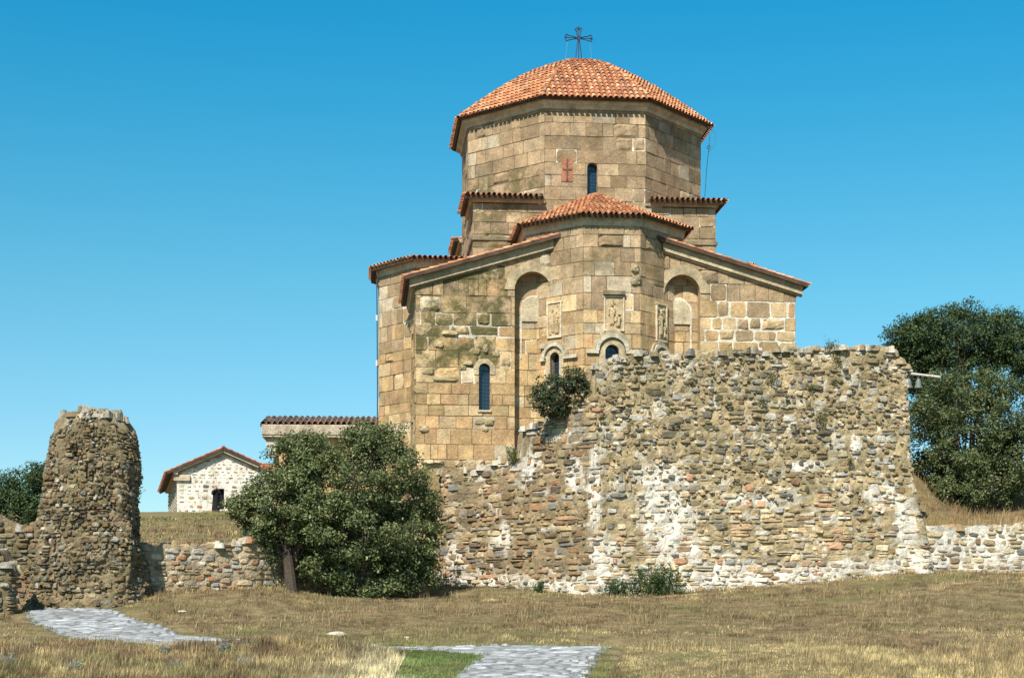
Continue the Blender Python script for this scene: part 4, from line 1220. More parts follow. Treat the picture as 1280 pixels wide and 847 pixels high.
# one continuous body surface: hips, torso, neck and head
loft(body, [(0, 0, .86, .15, .11), (0, 0, 1.0, .16, .115), (0, 0, 1.15, .145, .10), (0, 0, 1.32, .18, .115), (.0, 0, 1.43, .15, .09), (.005, 0, 1.49, .06, .06), (.01, -.01, 1.55, .055, .06),
            (.02, -.02, 1.60, .07, .085), (.02, -.02, 1.67, .078, .098), (.02, -.015, 1.73, .07, .09), (.02, -.01, 1.775, .03, .04)], SK)
limb(body, [(.02, -.10, 1.665), (.02, -.125, 1.645), (.02, -.115, 1.635)], [.012, .018, .012], SK)      # nose
for s in (-1, 1):
    limb(body, [(s * .08 + .02, -.01, 1.69), (s * .09 + .02, .0, 1.655)], [.014, .012], SK)            # ears
    limb(body, [(s * .08, 0, .9), (s * .085, -.01, .5), (s * .085, .01, .08)], [.085, .06, .04], SK)
    limb(body, [(s * .085, .04, .04), (s * .095, -.16, .03)], [.045, .035], (.02, .02, .02))
    e = (s * .27, -.16, 1.22 if s < 0 else 1.32); h = (s * .10 + .03, -.22, 1.60)
    limb(body, [(s * .17, 0, 1.40), e, (h[0] + s * .02, h[1] + .01, h[2] - .07)], [.055, .045, .03], SK)
    limb(body, [(h[0] + s * .02, h[1] + .01, h[2] - .08), h], [.032, .036], SK)
    for k in range(4): limb(body, [(h[0] + (k - 1.5) * .018, h[1] + .02, h[2]), (h[0] + (k - 1.5) * .02 - s * .01, h[1] + .03, h[2] + .055 + .008 * (k in (1, 2))), (h[0] + (k - 1.5) * .018 - s * .02, h[1] + .06, h[2] + .08)], [.010, .009, .007], SK)
    limb(body, [(h[0] - s * .03, h[1] + .02, h[2] - .03), (h[0] - s * .05, h[1] + .04, h[2] + .02)], [.012, .009], SK)
body.build("body", M_SKIN, person).location = (PX, PY, PZ)
mb = MB()
loft(mb, [(0, 0, .05, .27, .24), (0, 0, .3, .25, .22), (0, 0, .7, .21, .17), (0, 0, 1.0, .19, .145), (0, 0, 1.15, .185, .135), (0, 0, 1.32, .215, .145), (0, 0, 1.42, .19, .12), (0, 0, 1.48, .09, .08), (.005, 0, 1.52, .068, .068)], BK, 24)
for s in (-1, 1):
    e = (s * .27, -.16, 1.22 if s < 0 else 1.32)
    limb(mb, [(s * .15, 0, 1.42), (s * .19, -.02, 1.39), e, (s * .13 + .03, -.215, 1.53)], [.075, .08, .075, .055], BK)
mb.build("robe", M_CLOTH, person).location = (PX, PY, PZ)
mb = MB()
loft(mb, [(.02, .02, 1.58, .06, .06), (.02, .025, 1.65, .088, .085), (.02, .015, 1.72, .09, .095), (.02, 0, 1.78, .065, .08), (.02, 0, 1.80, .02, .03)], (.015, .012, .01), 16)
mb.build("hair", M_CLOTH, person).location = (PX, PY, PZ)
for c_ in person.children: c_.matrix_parent_inverse.identity(); c_.location = (0, 0, 0)
person.rotation_euler = (0, 0, math.radians(25))

# ------------------------------------------------------------------ foliage
def leaves(mb, P, N, size, cols, rs, asp=2.0):
    """P (n,3) positions, N preferred normals, kite shaped leaves"""
    n = len(P); nr = N + rs.normal(0, .75, (n, 3)); nr /= np.linalg.norm(nr, axis=1, keepdims=True)
    a = rs.normal(0, 1, (n, 3)); a[:, 2] += .3; a -= nr * (a * nr).sum(1, keepdims=True); a /= np.linalg.norm(a, axis=1, keepdims=True)
    b_ = np.cross(nr, a); s = size * rs.uniform(.6, 1.35, (n, 1))
    v = np.stack([P - a * s * .5, P + b_ * s / asp * .5 + a * s * .05 + nr * s * .06, P + a * s * .5, P - b_ * s / asp * .5 + a * s * .05 + nr * s * .06], 1)
    mb.add(v.reshape(-1, 3), np.arange(4 * n).reshape(n, 4), cols)
def leaf_cols(n, base, rs, var=.35):
    c = np.array(base)[rs.integers(len(base), size=n)] * rs.uniform(1 - var, 1 + var, (n, 1))
    return np.hstack([c, np.zeros((n, 1))])
def crown(mb, lobes, nclump, per, size, base, seed, cl=.32, zmin=None, thr=.38):
    """lobes (x,y,z,rx,ry,rz,weight): twig clumps near the lobe shells with gaps between"""
    rs = np.random.default_rng(seed); lb = np.array(lobes, float); w = lb[:, 6] / lb[:, 6].sum(); cen = []
    while len(cen) < nclump:
        L = lb[rs.choice(len(lb), p=w)]; d = rs.normal(0, 1, 3); d /= np.linalg.norm(d)
        r = rs.uniform(.35, 1.0) ** .45 * (1 + .16 * rs.normal() * .6)
        p = L[:3] + d * L[3:6] * r
        if zmin is not None and p[2] < zmin(p[0], p[1]): continue
        if float(fbm(p[0] * 1.1, p[1] * 1.1, p[2] * 1.1 + seed, 2)) < thr: continue
        cen.append(np.append(p, d))
    cen = np.array(cen); k = rs.uniform(.6, 1.4, len(cen))
    P = []; N = []; C = []
    for c_, kk in zip(cen, k):
        m_ = int(per * kk); q = rs.normal(0, 1, (m_, 3)); q /= np.linalg.norm(q, axis=1, keepdims=True)
        q *= (rs.uniform(0, 1, (m_, 1)) ** .5) * cl * np.array([1, 1, .75]) * kk ** .5
        P.append(c_[:3] + q); N.append(np.tile(c_[3:] * .6 + [0, 0, .5], (m_, 1)) + q / cl * .5)
        cc_ = leaf_cols(m_, base, rs, .3) * [*([rs.uniform(.75, 1.25)] * 3), 1]; C.append(cc_)
    leaves(mb, np.vstack(P), np.vstack(N), size, np.vstack(C), rs)
    return cen
def branches(mb, base, targets, r0, seed, col=(.13, .10, .075), split=.45):
    rs = np.random.default_rng(seed); base = np.array(base, float)
    for t in targets:
        t = np.array(t, float); m_ = base + (t - base) * split + rs.normal(0, .12, 3) * np.linalg.norm(t - base) * .5; m_[2] += .1
        q1 = (base + m_) / 2 + rs.normal(0, .05, 3)
        mb.tube([tuple(base + rs.normal(0, .04, 3) * [1, 1, 0]), tuple(q1), tuple(m_), tuple((m_ + t) / 2 + rs.normal(0, .08, 3)), tuple(t)], [r0, r0 * .8, r0 * .6, r0 * .35, r0 * .1], col, 7)
OLIVE = [(.062, .085, .032), (.085, .108, .042), (.11, .13, .055), (.05, .07, .026), (.15, .16, .075)]
DARKG = [(.034, .06, .021), (.046, .075, .026), (.062, .092, .032), (.028, .048, .018)]
def tree(name, label, cat, lobes, trunks, nclump, per, size, base, seed, cl=.32, group=None, r0=.1, zmin=None, twigs=40, thr=.36):
    tx, ty = trunks[0][:2]; tz = float(ground_z(tx, ty)) if len(trunks[0]) < 3 else trunks[0][2]
    t = thing(name, label, cat, (tx, ty, tz), group)
    mb = MB(); cen = crown(mb, lobes, nclump, per, size, base, seed, cl, zmin, thr); mb.build("crown", M_LEAF, t)
    rs = np.random.default_rng(seed); mb = MB(); per_t = max(1, twigs // len(trunks))
    for i, tr in enumerate(trunks):
        bz = float(ground_z(*tr[:2])) - .1 if len(tr) < 3 else tr[2] - .05
        b0 = np.array([tr[0], tr[1], bz]); dd = np.linalg.norm(cen[:, :2] - b0[:2], axis=1) + rs.uniform(0, 1.5, len(cen))
        tg = cen[np.argsort(dd)[:max(per_t * 5, 10)]][:, :3]; tg = tg[rs.choice(len(tg), per_t, replace=False)]
        # common stem then spreading limbs
        ct = tg.mean(0); st = b0 + (ct - b0) * .35
        mb.tube([tuple(b0), tuple((b0 + st) / 2 + rs.normal(0, .05, 3)), tuple(st)], [r0, r0 * .85, r0 * .7], (.12, .09, .065), 8)
        branches(mb, st, tg, r0 * .5, seed + i)
    if name == "large_bush":
        b0 = np.array([-7.75, 56.3, float(low(-7.75, 56.3)) - .1]); mb.tube([tuple(b0), tuple(b0 + [-.1, .1, .9]), tuple(b0 + [-.25, .2, 2.0]), tuple(b0 + [-.1, .4, 3.2])], [.24, .19, .15, .06], (.06, .047, .036), 10)
    mb.build("trunk", M_BARK, t)
    return t
def L(px_, py, Y_, rx, rz, w=1, ry=None):
    x, y, z = at(px_, py, Y_); sx = rx / F_PX * Y_; sz = rz / F_PX * Y_
    return (x, y, z, sx, ry if ry else min(sx, sz) * .9, sz, w)
BUSH = [(.078, .105, .038), (.10, .13, .048), (.13, .155, .062), (.055, .078, .03), (.22, .22, .11), (.065, .092, .04)]
tree("large_bush", "broad dark green bush with several stems against the walls below the church", "bush",
     [L(425, 605, 57.2, 95, 68, 5, 2.0), L(350, 635, 56.8, 55, 55, 3, 1.6), L(490, 610, 57.6, 55, 62, 3, 1.6), L(470, 565, 57.8, 45, 35, 1.5, 1.4), L(380, 575, 57.2, 45, 32, 1.5, 1.4),
      L(320, 650, 56.6, 32, 34, 1, 1.1), L(505, 670, 57.4, 42, 60, 2, 1.4), L(430, 660, 56.6, 80, 48, 3, 1.7), L(325, 680, 56.8, 30, 26, .8, 1.0), L(470, 700, 57.0, 66, 34, 1.3, 1.1), L(300, 640, 56.6, 22, 20, .5, .8), L(420, 705, 56.9, 46, 30, 1.3, 1.0), L(500, 718, 57.2, 42, 24, 1.2, .9), L(345, 712, 57.0, 34, 22, .6, .8), L(450, 735, 56.8, 60, 12, .7, .8), L(535, 650, 57.8, 18, 40, .5, .8), L(455, 548, 57.6, 26, 22, .7, .9), L(500, 555, 57.6, 22, 18, .5, .8), L(395, 620, 56.2, 60, 55, 2, 1.2), L(520, 715, 57.4, 30, 26, 1, .9)],
     [(-7.95, 56.5), (-7.7, 56.7), (-6.0, 56.9), (-5.8, 56.6), (-5.6, 56.8), (-5.3, 56.7), (-5.1, 57.0), (-4.5, 57.4)], 1500, 70, .115, BUSH, 3, cl=.33, r0=.075, zmin=lambda x, y: low(x, y) + .1, twigs=110, thr=.39)
tree("tree", "dark green tree with low limbs, on the dry bank right of the tall wall", "tree",
     [L(1215, 540, 69, 72, 66, 5, 2.2), L(1180, 510, 68.5, 42, 42, 2, 1.5), L(1255, 520, 69, 50, 55, 3, 1.7), L(1195, 585, 68.6, 48, 36, 1.6, 1.4), L(1280, 570, 69.5, 40, 50, 2, 1.6), L(1225, 490, 69, 45, 30, 1.5, 1.3), L(1155, 545, 69.5, 34, 50, 2.2, 1.4), L(1165, 595, 69.8, 34, 30, 1.3, 1.2), L(1235, 610, 68, 44, 24, 1.6, 1.2), L(1195, 618, 67.9, 36, 22, 1.6, 1.0), L(1205, 560, 68.2, 55, 40, 3, 1.4), L(1265, 570, 68.4, 40, 36, 2, 1.4)],
     [(19.6, 68.6), (19.0, 68.5)], 1150, 55, .125, OLIVE + DARKG[2:3], 4, cl=.36, r0=.13, twigs=44)
tree("tree", "taller round crowned tree behind the lower one at the right edge", "tree",
     [L(1190, 425, 80, 68, 42, 4, 2.5), L(1235, 420, 80, 50, 38, 3, 2.2), L(1145, 425, 79.6, 42, 30, 1.6, 1.7), L(1272, 440, 79, 36, 34, 2, 1.7), L(1180, 470, 79.5, 70, 34, 2.5, 2.0), L(1300, 470, 80, 40, 60, 2, 2), L(1150, 470, 79.5, 25, 25, .7, 1)],
     [(22.2, 80), (21.4, 79.6)], 1250, 52, .14, DARKG + OLIVE[:1], 5, cl=.42, r0=.2, twigs=40)
tree("tree", "dark green tree at the left edge, half hidden behind the ruined tower", "tree",
     [L(30, 612, 74, 32, 26, 2, 1.5), L(5, 620, 74, 30, 24, 2, 1.4), L(55, 600, 74.5, 20, 24, 1, 1.1), L(85, 600, 75, 50, 26, 1, 1.4), L(150, 605, 75, 27, 26, 1, 1.2), L(172, 595, 75, 9, 16, .4, .6), L(20, 640, 73.6, 40, 22, 2, 1.4), L(55, 635, 74, 25, 18, 1, 1.2)],
     [(-22.5, 74), (-18.8, 75)], 420, 48, .13, DARKG, 6, cl=.36, r0=.14, twigs=24)
def shrub(name, label, lobes, root, n, per, size, base, seed, cat="shrub", cl=.2, group=None, twigs=14, r0=.04):
    return tree(name, label, cat, lobes, [root], n, per, size, base, seed, cl=cl, r0=r0, twigs=twigs, group=group)
shrub("shrub", "small leafy shrub sprouting from the stepped end of the tall rubble wall",
      [L(700, 485, 58.9, 32, 20, 3, .6), L(682, 500, 59, 25, 16, 2, .5), L(715, 475, 58.8, 20, 18, 1.5, .5), L(690, 510, 59, 20, 10, 1, .4), L(725, 492, 58.8, 12, 18, .8, .4)],
      (1.9, 59.0, 7.6), 190, 40, .10, [(.055, .075, .035), (.075, .095, .05), (.04, .055, .025)], 31)
# upright weeds at the foot of the tall wall
def weed(name, label, x, y, z0, w, h, n, seed, base=DARKG, group=None, cat="plant", lean=.25, lf=.09):
    rs = np.random.default_rng(seed); t = thing(name, label, cat, (x, y, z0), group)
    st = MB(); lv = MB(); P = []; N = []
    for i in range(n):
        bx = x + rs.normal(0, w * .35); by = y + rs.normal(0, .12); hh = h * rs.uniform(.55, 1.1); tx = bx + rs.normal(0, lean * hh); ty = by + rs.normal(0, lean * hh * .6) - .05
        pts = [(bx, by, z0 - .03), ((bx + tx) / 2 + rs.normal(0, .02), (by + ty) / 2, z0 + hh * .55), (tx, ty, z0 + hh)]
        st.tube(pts, [.008, .006, .003], tuple(np.array(base[0]) * 1.2), 3, cap=False)
        m_ = int(16 + hh * 30); t_ = rs.uniform(.1, 1, m_)[:, None]; q = np.array(pts[0]) * (1 - t_) + np.array(pts[2]) * t_
        P.append(q + rs.normal(0, .045, (m_, 3))); N.append(np.tile([0, -.3, .8], (m_, 1)))
    st.build("stem", M_BARK, t); P = np.vstack(P); leaves(lv, P, np.vstack(N), lf, leaf_cols(len(P), base, rs), rs, asp=2.6); lv.build("foliage", M_LEAF, t)
    return t
GW = [(.05, .085, .03), (.07, .11, .04), (.04, .065, .025)]
weed("weed", "low dark green weeds at the foot of the tall wall, left clump of the two", 3.75, 57.5, float(low(3.75, 57.5)), 1.0, .62, 60, 1, GW, "weeds at the foot of the tall wall")
weed("weed", "taller dark green weeds at the foot of the tall wall, right clump of the two", 5.35, 57.6, float(low(5.35, 57.6)), 1.3, 1.0, 100, 2, GW, "weeds at the foot of the tall wall")
weed("weed", "small green weed at the corner foot of the tall wall", .95, 58.9, float(low(.95, 58.9)), .25, .4, 12, 3, GW, "weeds at the foot of the tall wall")
weed("weed", "green stalks growing on the low stepped end of the wall against the church", .0, 60.6, 5.9, .35, .5, 14, 4, [(.13, .15, .05), (.09, .12, .04)])
# tufts rooted in the face of the tall wall
def wall_face(px_, py):
    # ray to the front of the right-hand leg of the tall wall
    a = (px_ - 640) / F_PX; (x0, y0), (x1, y1) = BW[1], BW[2]; m_ = (y1 - y0) / (x1 - x0); Yc = (y0 - m_ * x0) / (1 - m_ * a)
    return a * Yc, Yc, (HOR - py) / F_PX * Yc
desc = ["at the top edge of the tall wall, leftmost of the crest", "rooted just under the crest of the tall wall", "in the upper middle of the tall wall face", "in the middle of the tall wall face", "beside the dark hole in the right of the tall wall",
        "high on the tall wall, left of its crest tufts", "low on the right half of the tall wall face", "in the upper left of the tall wall face"]
for i, ((a, b_), s, d_) in enumerate(zip([(1040, 430), (1049, 446), (1015, 482), (1028, 522), (1046, 475), (967, 470), (1063, 575), (955, 500)], [.32, .24, .2, .3, .18, .28, .18, .16], desc)):
    x, y, z = wall_face(a, b_)
    rs = np.random.default_rng(60 + i); lv = MB(); m_ = int(140 * s / .25)
    P = np.array([x, y + .12 + max(z - 1, 0) * .05, z]) + rs.normal(0, 1, (m_, 3)) * [s * .42, .07, s * .4] + [0, -.24, 0]
    leaves(lv, P, np.tile([0, -.6, .6], (m_, 1)), .07, leaf_cols(m_, [(.09, .10, .04), (.06, .075, .03), (.15, .14, .06)], rs), rs)
    tag(lv.build("wall_tuft", M_LEAF), "small green tuft " + d_, "plant", "tufts growing in the tall wall")

# ------------------------------------------------------------------ bell beam with two bells
bf = thing("bell_stand", "pale beam on a post for hanging bells, between the tall wall and the trees", "bell stand", at(1152, 640, 66.5))
b0, b1 = at(1122, 465, 66.2), at(1175, 471, 66.2); mb = MB()
mb.tube([b0, b1], .05, (.50, .48, .43), 8); mb.build("beam", M_WOOD, bf)
for (a, b_) in ((1124, 466),):
    p = at(a, b_, 66.2); mb = MB(); mb.tube([(p[0], p[1] + .02, float(ground_z(p[0], p[1])) - .2), (p[0], p[1] + .02, p[2] - .05)], .06, (.28, .25, .21), 8); mb.build("post", M_WOOD, bf)
for i, (a, lb) in enumerate(((1136, "grey bell hanging from the beam, the one nearer the tall wall"), (1148, "grey bell hanging from the beam, the one nearer the trees"))):
    x, y, z = at(a, 470, 66.2); mb = MB(); pr = [(.0, 0), (.05, 0), (.07, -.04), (.10, -.10), (.115, -.2), (.13, -.3), (.165, -.38), (.17, -.4), (.15, -.4), (.11, -.3), (.0, -.25)]
    n = 18; V = [(x + r * math.cos(2 * math.pi * k / n), y + r * math.sin(2 * math.pi * k / n), z + dz - .1) for r, dz in pr for k in range(n)]
    mb.add(V, [(q * n + k, q * n + (k + 1) % n, (q + 1) * n + (k + 1) % n, (q + 1) * n + k) for q in range(len(pr) - 1) for k in range(n)], (.13, .14, .135))
    mb.tube([(x, y, z - .02), (x, y, z - .12)], .02, (.1, .1, .1), 6); mb.tube([(x, y, z - .3), (x, y, z - .54)], [.015, .03], (.1, .1, .1), 6)
    tag(mb.build("bell", M_BRONZE, smooth=True), lb, "bell", "bells hanging from the beam")

# ------------------------------------------------------------------ path
def inpoly(x, y, poly):
    r = np.zeros(np.shape(x), bool); n = len(poly)
    for i in range(n):
        (x0, y0), (x1, y1) = poly[i], poly[(i + 1) % n]
        c_ = ((y0 > y) != (y1 > y)) & (x < (x1 - x0) * (y - y0) / (y1 - y0 + 1e-12) + x0); r ^= c_
    return r
P1 = [(-3.2, 14), (-1.2, 14), (-1.1, 14), (1.1, 24), (1.6, 35), (2.1, 38.5), (2.62, 41.1), (-2.6, 41.3), (-7.4, 42.2), (-8.6, 43.2), (-11.3, 48.2), (-13.1, 51.6), (-13.6, 51.9), (-15.6, 51.9),
      (-15.35, 50.2), (-13.6, 46.2), (-11.7, 43.0), (-9.6, 41.2), (-7.2, 40.7), (-2.4, 40.4), (-.72, 39.3), (-1.35, 35), (-2.2, 24)]
def on_path(x, y): return inpoly(np.asarray(x, float), np.asarray(y, float), P1)
mb = MB(); xs_ = np.arange(-16.2, 3.2, .12); ys_ = np.arange(14, 52.2, .12)
XX, YY = np.meshgrid(xs_, ys_, indexing='ij'); ZZ = low(XX, YY) + .012; V = np.stack([XX, YY, ZZ], -1).reshape(-1, 3)
fc = grid_faces(len(xs_), len(ys_)); cen = V[fc].mean(1); k_ = on_path(cen[:, 0], cen[:, 1]); mb.add(V, fc[k_], (.15, .15, .14, 0))
rs = np.random.default_rng(2); y = 14.0
while y < 52:
    h = rs.uniform(.16, .34); x = -16.2 + rs.uniform(0, .5)
    while x < 3:
        w = rs.uniform(.3, .95); cx, cy = x + w / 2, y + h / 2
        if not on_path(np.array([x, x + w]), np.array([cy, cy])).all(): w = min(w, .22); cx = x + w / 2
        if on_path(np.array([cx - w * .3, cx + w * .3]), np.array([cy, cy])).all() and rs.random() > .03:
            def FP(u, v, d): return np.stack([u, v, low(u, v) + .02 + d], -1)
            b_ = rs.choice([.17, .2, .22, .24, .27, .33]) * rs.uniform(.9, 1.1); c_ = np.array([b_ * .95, b_ * 1.0, b_ * 1.06])
            pillow(mb, FP, cx, cy, w / 2 - .012, h / 2 - .01, rs.uniform(.012, .03), np.append(c_, 0), rs, sink=.02, sq=.15, jit=.06)
        x += w
    y += h
o = mb.build("path", M_SLAB); o["kind"] = "structure"

# ------------------------------------------------------------------ grass
def blades(mb, x, y, h, w, c, rs, zf, bend=.5):
    n = len(x); z = zf(x, y); a = rs.uniform(0, 2 * math.pi, n); dx, dy = np.cos(a), np.sin(a); ln = rs.normal(.12, bend * .45, (n, 2)) * h[:, None]
    p0 = np.stack([x, y, z - .02], 1); side = np.stack([-dy, dx, 0 * dx], 1) * (w / 2)[:, None]
    mid = p0 + np.stack([ln[:, 0] * .35, ln[:, 1] * .35, h * .6], 1); tip = p0 + np.stack([ln[:, 0], ln[:, 1], h], 1)
    V = np.stack([p0 - side, p0 + side, mid + side * .7, mid - side * .7, tip], 1).reshape(-1, 3); k = np.arange(n)[:, None] * 5
    mb.add(V, k + np.array([[0, 1, 2, 3]]), c); mb.k -= 0
    # tips as triangles sharing the same vertices
    mb.l.append((mb.k - 5 * n + (k + np.array([[3, 2, 4]]))).reshape(-1)); mb.n.append(np.full(n, 3)); mb.c.append(np.asarray(c))
STRAW = np.array([.44, .35, .18]); DRYB = np.array([.185, .12, .07]); GREENG = np.array([.12, .16, .045]); PALE = np.array([.62, .54, .36]); OLV = np.array([.12, .125, .045])
def near_path(x, y):
    r = np.zeros(np.shape(x), bool)
    for dx, dy in ((.5, 0), (-.5, 0), (0, .6), (0, -.6), (.35, .4), (-.35, -.4)): r |= on_path(x + dx, y + dy)
    return r
def gcol(x, y, rs, green=0):
    n = len(x); a = fbm(x * .35, y * .35, 1.5, 3); b_ = fbm(x * 1.3, y * 1.3, 8.5, 3); r = rs.random(n)
    c = DRYB + (STRAW - DRYB) * sstep(.44, .70, b_ + .25 * (r - .5))[:, None]
    g_ = sstep(.50, .60, a + .15 * (r - .5))[:, None] * .7; c = c * (1 - g_) + OLV * g_
    # pale straw swath right of the near path, mown green verges, brown band below the wall
    sw = (sstep(2.4, 3.2, x) * sstep(42.6, 41.2, y + .25 * (x - 3) * 0) * sstep(11, 6, x + (y - 40)))[:, None] * .75; c = c * (1 - sw) + (STRAW * (.75 + .5 * fbm(x * 1.9, y * 1.9, 6.5, 3))[:, None]) * sw
    s2 = (np.exp(-((x + 2.9) / 1.3) ** 2) * sstep(39.6, 38.2, y))[:, None] * .8; c = c * (1 - s2) + PALE * s2
    vg = near_path(x, y)[:, None] * .7; c = c * (1 - vg) + GREENG * 1.2 * vg
    tri = (inpoly(x, y, [(-2.6, 39.9), (-.2, 39.4), (-.9, 34), (-2.6, 34)]))[:, None] * .85; c = c * (1 - tri) + np.array([.10, .18, .035]) * tri
    bw_ = (sstep(44, 47, y) * sstep(56, 53, y) * sstep(-13, -9, x))[:, None] * .6; c = c * (1 - bw_) + np.array([.16, .098, .058]) * bw_
    c = c * (.48 + .95 * sstep(.32, .66, fbm(x * 2.6, y * 2.6, 12.5, 3)))[:, None]; c = c * rs.uniform(.6, 1.4, (n, 1)); return np.hstack([c, np.zeros((n, 1))])
rs = np.random.default_rng(77); mb = MB()
def scatter(n, x0, x1, y0, y1, cond=None, clump=.45, spread=.12):
    m_ = int(n * clump / 8); cx, cy = rs.uniform(x0, x1, m_), rs.uniform(y0, y1, m_)
    x = np.concatenate([np.repeat(cx, 8) + rs.normal(0, spread, m_ * 8), rs.uniform(x0, x1, n - m_ * 8)]); y = np.concatenate([np.repeat(cy, 8) + rs.normal(0, spread, m_ * 8), rs.uniform(y0, y1, n - m_ * 8)])
    k = ~on_path(x, y) | (rs.random(len(x)) < .05); k &= rs.random(len(x)) < .25 + .95 * sstep(.36, .6, fbm(x * 1.1, y * 1.1, 3.3, 3))
    if cond is not None: k &= cond(x, y)
    return x[k], y[k]
front = lambda x, y: y < wall_y(x) - .1
# near strip: taller rough grass
x, y = scatter(190000, -16, 16, 33.5, 42, front)
h = (.05 + .15 * fbm(x * .8, y * .8, 2.2, 3) ** 1.2) * rs.uniform(.5, 1.5, len(x)); h *= np.where((y < 40.3) & (x < -1.6), 1.45, 1.0)
h *= np.where(near_path(x, y), .45, 1); h *= np.where(inpoly(x, y, [(-2.6, 39.9), (-.2, 39.4), (-.9, 34), (-2.6, 34)]), .3, 1); h *= np.where((x > 2.4) & (x < 7), .5, 1)
blades(mb, x, y, h, np.full(len(x), .013), gcol(x, y, rs), rs, low)
x, y = scatter(200000, -20, 22, 42, 62, front)
h = (.035 + .10 * fbm(x * .7, y * .7, 4.2, 3) ** 1.3) * rs.uniform(.5, 1.5, len(x)); h *= np.where(near_path(x, y), .35, 1)
h *= 1 + .9 * sstep(wall_y(x) - 2.2, wall_y(x) - 1.0, y)
blades(mb, x, y, h, np.full(len(x), .017), gcol(x, y, rs), rs, low)
x = rs.uniform(-2.7, -.1, 9000); y = rs.uniform(34, 40.3, 9000); k_ = inpoly(x, y, [(-2.6, 40.2), (-.2, 39.6), (-.9, 34), (-2.6, 34)]) & ~on_path(x, y); x, y = x[k_], y[k_]
blades(mb, x, y, rs.uniform(.04, .11, len(x)), np.full(len(x), .016), np.hstack([(np.array([.095, .14, .042]) + (gcol(x, y, rs)[:, :3] - np.array([.095, .14, .042])) * (sstep(-1.7, -2.7, x) * .7 + .15)[:, None]) * rs.uniform(.6, 1.4, (len(x), 1)), np.zeros((len(x), 1))]), rs, low)
# grass creeping over the edges of the paving
x, y = rs.uniform(-16, 3.2, 120000), rs.uniform(33.5, 52, 120000); e1 = on_path(x, y); e2 = on_path(x + .16, y) & on_path(x - .16, y) & on_path(x, y + .2) & on_path(x, y - .2); k_ = e1 & ~e2; x, y = x[k_], y[k_]
blades(mb, x, y, rs.uniform(.04, .13, len(x)), np.full(len(x), .016), gcol(x, y, rs), rs, low)
# taller dead stalks standing above it in clumps
x, y = scatter(26000, -16, 16, 33.5, 41.5, lambda x, y: front(x, y) & ~near_path(x, y) & ((x < -2.7) | (x > 3)) & (fbm(x * .9, y * .9, 9.1, 3) > .5), clump=.9, spread=.07)
c = np.array([(.30, .21, .11), (.20, .14, .08), (.13, .13, .06), (.42, .33, .19)])[rs.integers(4, size=len(x))]; blades(mb, x, y, rs.uniform(.18, .42, len(x)), np.full(len(x), .012), np.hstack([c, np.zeros((len(x), 1))]), rs, low)
x, y = scatter(16000, -14, 20, 43, 60, lambda x, y: front(x, y) & ~near_path(x, y) & (fbm(x * .7, y * .7, 5.1, 3) > .52), clump=.9, spread=.09)
c = np.array([(.24, .17, .09), (.16, .11, .06), (.12, .12, .05), (.36, .28, .16)])[rs.integers(4, size=len(x))]; blades(mb, x, y, rs.uniform(.12, .34, len(x)), np.full(len(x), .018), np.hstack([c, np.zeros((len(x), 1))]), rs, low)
o = mb.build("dry_grass", M_BLADE); o["kind"] = "stuff"
# slope behind the low walls and the dry bank on the right
mb = MB()
x, y = scatter(60000, -20, -6, 57.3, 108, lambda x, y: y > wall_y(x) + .5)
c = gcol(x, y, rs); gn = sstep(80, 100, y)[:, None]; c[:, :3] = c[:, :3] * (1 - gn * .5) + np.array([.17, .19, .06]) * gn * .5
blades(mb, x, y, rs.uniform(.05, .22, len(x)), np.full(len(x), .028), c, rs, high)
x, y = scatter(22000, 15, 30, 62, 80, lambda x, y: y > wall_y(x) + .3)
c = gcol(x, y, rs); c[:, :3] = c[:, :3] * .5 + np.array([.26, .16, .08]) * .5
blades(mb, x, y, rs.uniform(.12, .5, len(x)), np.full(len(x), .024), c, rs, high)
x, y = scatter(6000, -3, 15, 59, 72, lambda x, y: y > wall_y(x) + 1.2)
blades(mb, x, y, rs.uniform(.05, .25, len(x)), np.full(len(x), .025), gcol(x, y, rs), rs, high)
o = mb.build("slope_grass", M_BLADE); o["kind"] = "stuff"

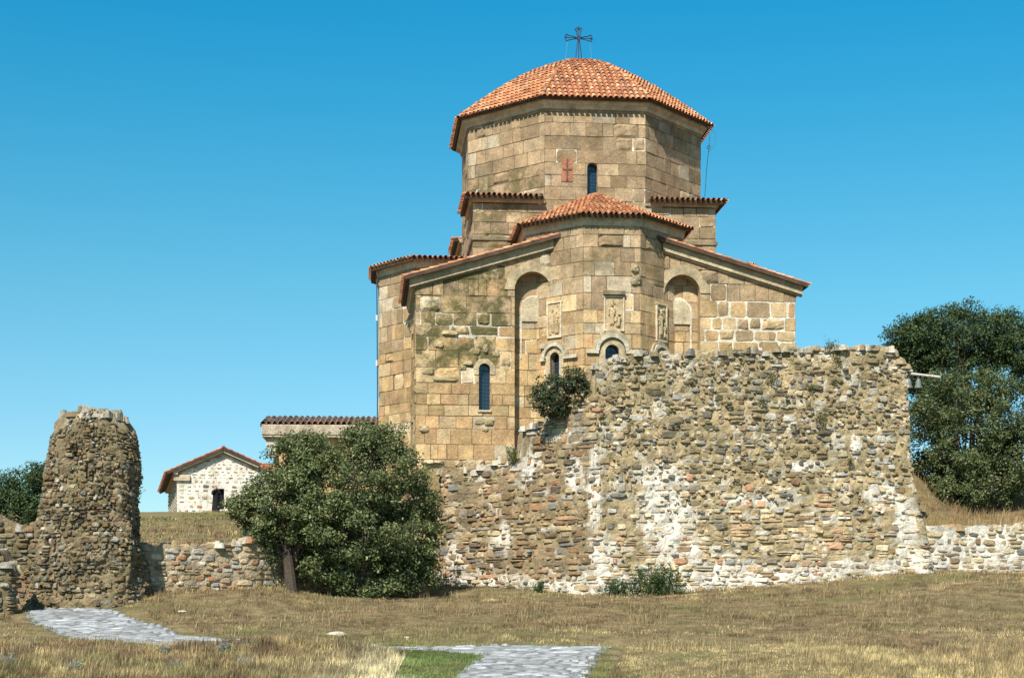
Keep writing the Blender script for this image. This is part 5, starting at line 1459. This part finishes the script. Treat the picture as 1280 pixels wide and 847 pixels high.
# grey-green sage tufts and thistle in the foreground
SAGE = [(.20, .22, .19), (.15, .17, .15), (.24, .26, .23)]
for i, (a, b_, s, d_) in enumerate([(12, 832, .30, "in the bottom left corner of the grass"), (92, 838, .24, "below the paved path, near the bottom left"), (218, 838, .26, "at the bottom edge, below the end of the left path"),
                              (281, 812, .20, "just right of the end of the left path"), (305, 830, .2, "in the rough grass right of the left path"), (206, 815, .16, "on the lower edge of the left path")]):
    ratio = (HOR - b_) / F_PX; Yg = next(v for v in np.arange(30, 60, .05) if low((a - 640) / F_PX * v, v) / v > ratio - .0)
    x = (a - 640) / F_PX * Yg
    weed("sage_tuft", "grey-green sage tuft " + d_, x, Yg, float(low(x, Yg)), s * 1.3, s * .9, 22, 80 + i, SAGE, "sage tufts in the foreground grass", lf=.05)
# loose stones
for i, (a, b_, s, d_) in enumerate([(421, 794, .28, "flat pale rock lying in the brown grass below the big bush"), (114, 836, .14, "small pinkish rock in the rough grass at the bottom left"), (508, 797, .1, "small grey rock in the mown grass between the paths"),
                              (228, 765, .16, "pale rock on the bank above the left path"), (70, 760, .2, "pale stone at the top end of the left path"), (100, 762, .16, "second pale stone at the foot of the ruined tower")]):
    ratio = (HOR - b_) / F_PX; Yg = next(v for v in np.arange(30, 60, .05) if low((a - 640) / F_PX * v, v) / v > ratio)
    x = (a - 640) / F_PX * Yg; z = float(low(x, Yg)); r2 = np.random.default_rng(i)
    mb = MB(); nn = 7; th = np.linspace(0, math.pi, nn); V = []
    for t in th:
        for k in range(10):
            p = 2 * math.pi * k / 10; q = np.array([math.sin(t) * math.cos(p), math.sin(t) * math.sin(p), math.cos(t)])
            q = q * (1 + .25 * (float(fbm(q[0] * 1.5 + i, q[1] * 1.5, q[2] * 1.5)) - .5) * 2); V.append((x + q[0] * s, Yg + q[1] * s * .7, z + q[2] * s * .33 + s * .1))
    mb.add(V, [(j * 10 + k, j * 10 + (k + 1) % 10, (j + 1) * 10 + (k + 1) % 10, (j + 1) * 10 + k) for j in range(nn - 1) for k in range(10)], (.5, .45, .36, 0) if i != 1 else (.45, .3, .22, 0))
    tag(mb.build("loose_rock", M_RUB), d_, "rock", "loose rocks in the grass")
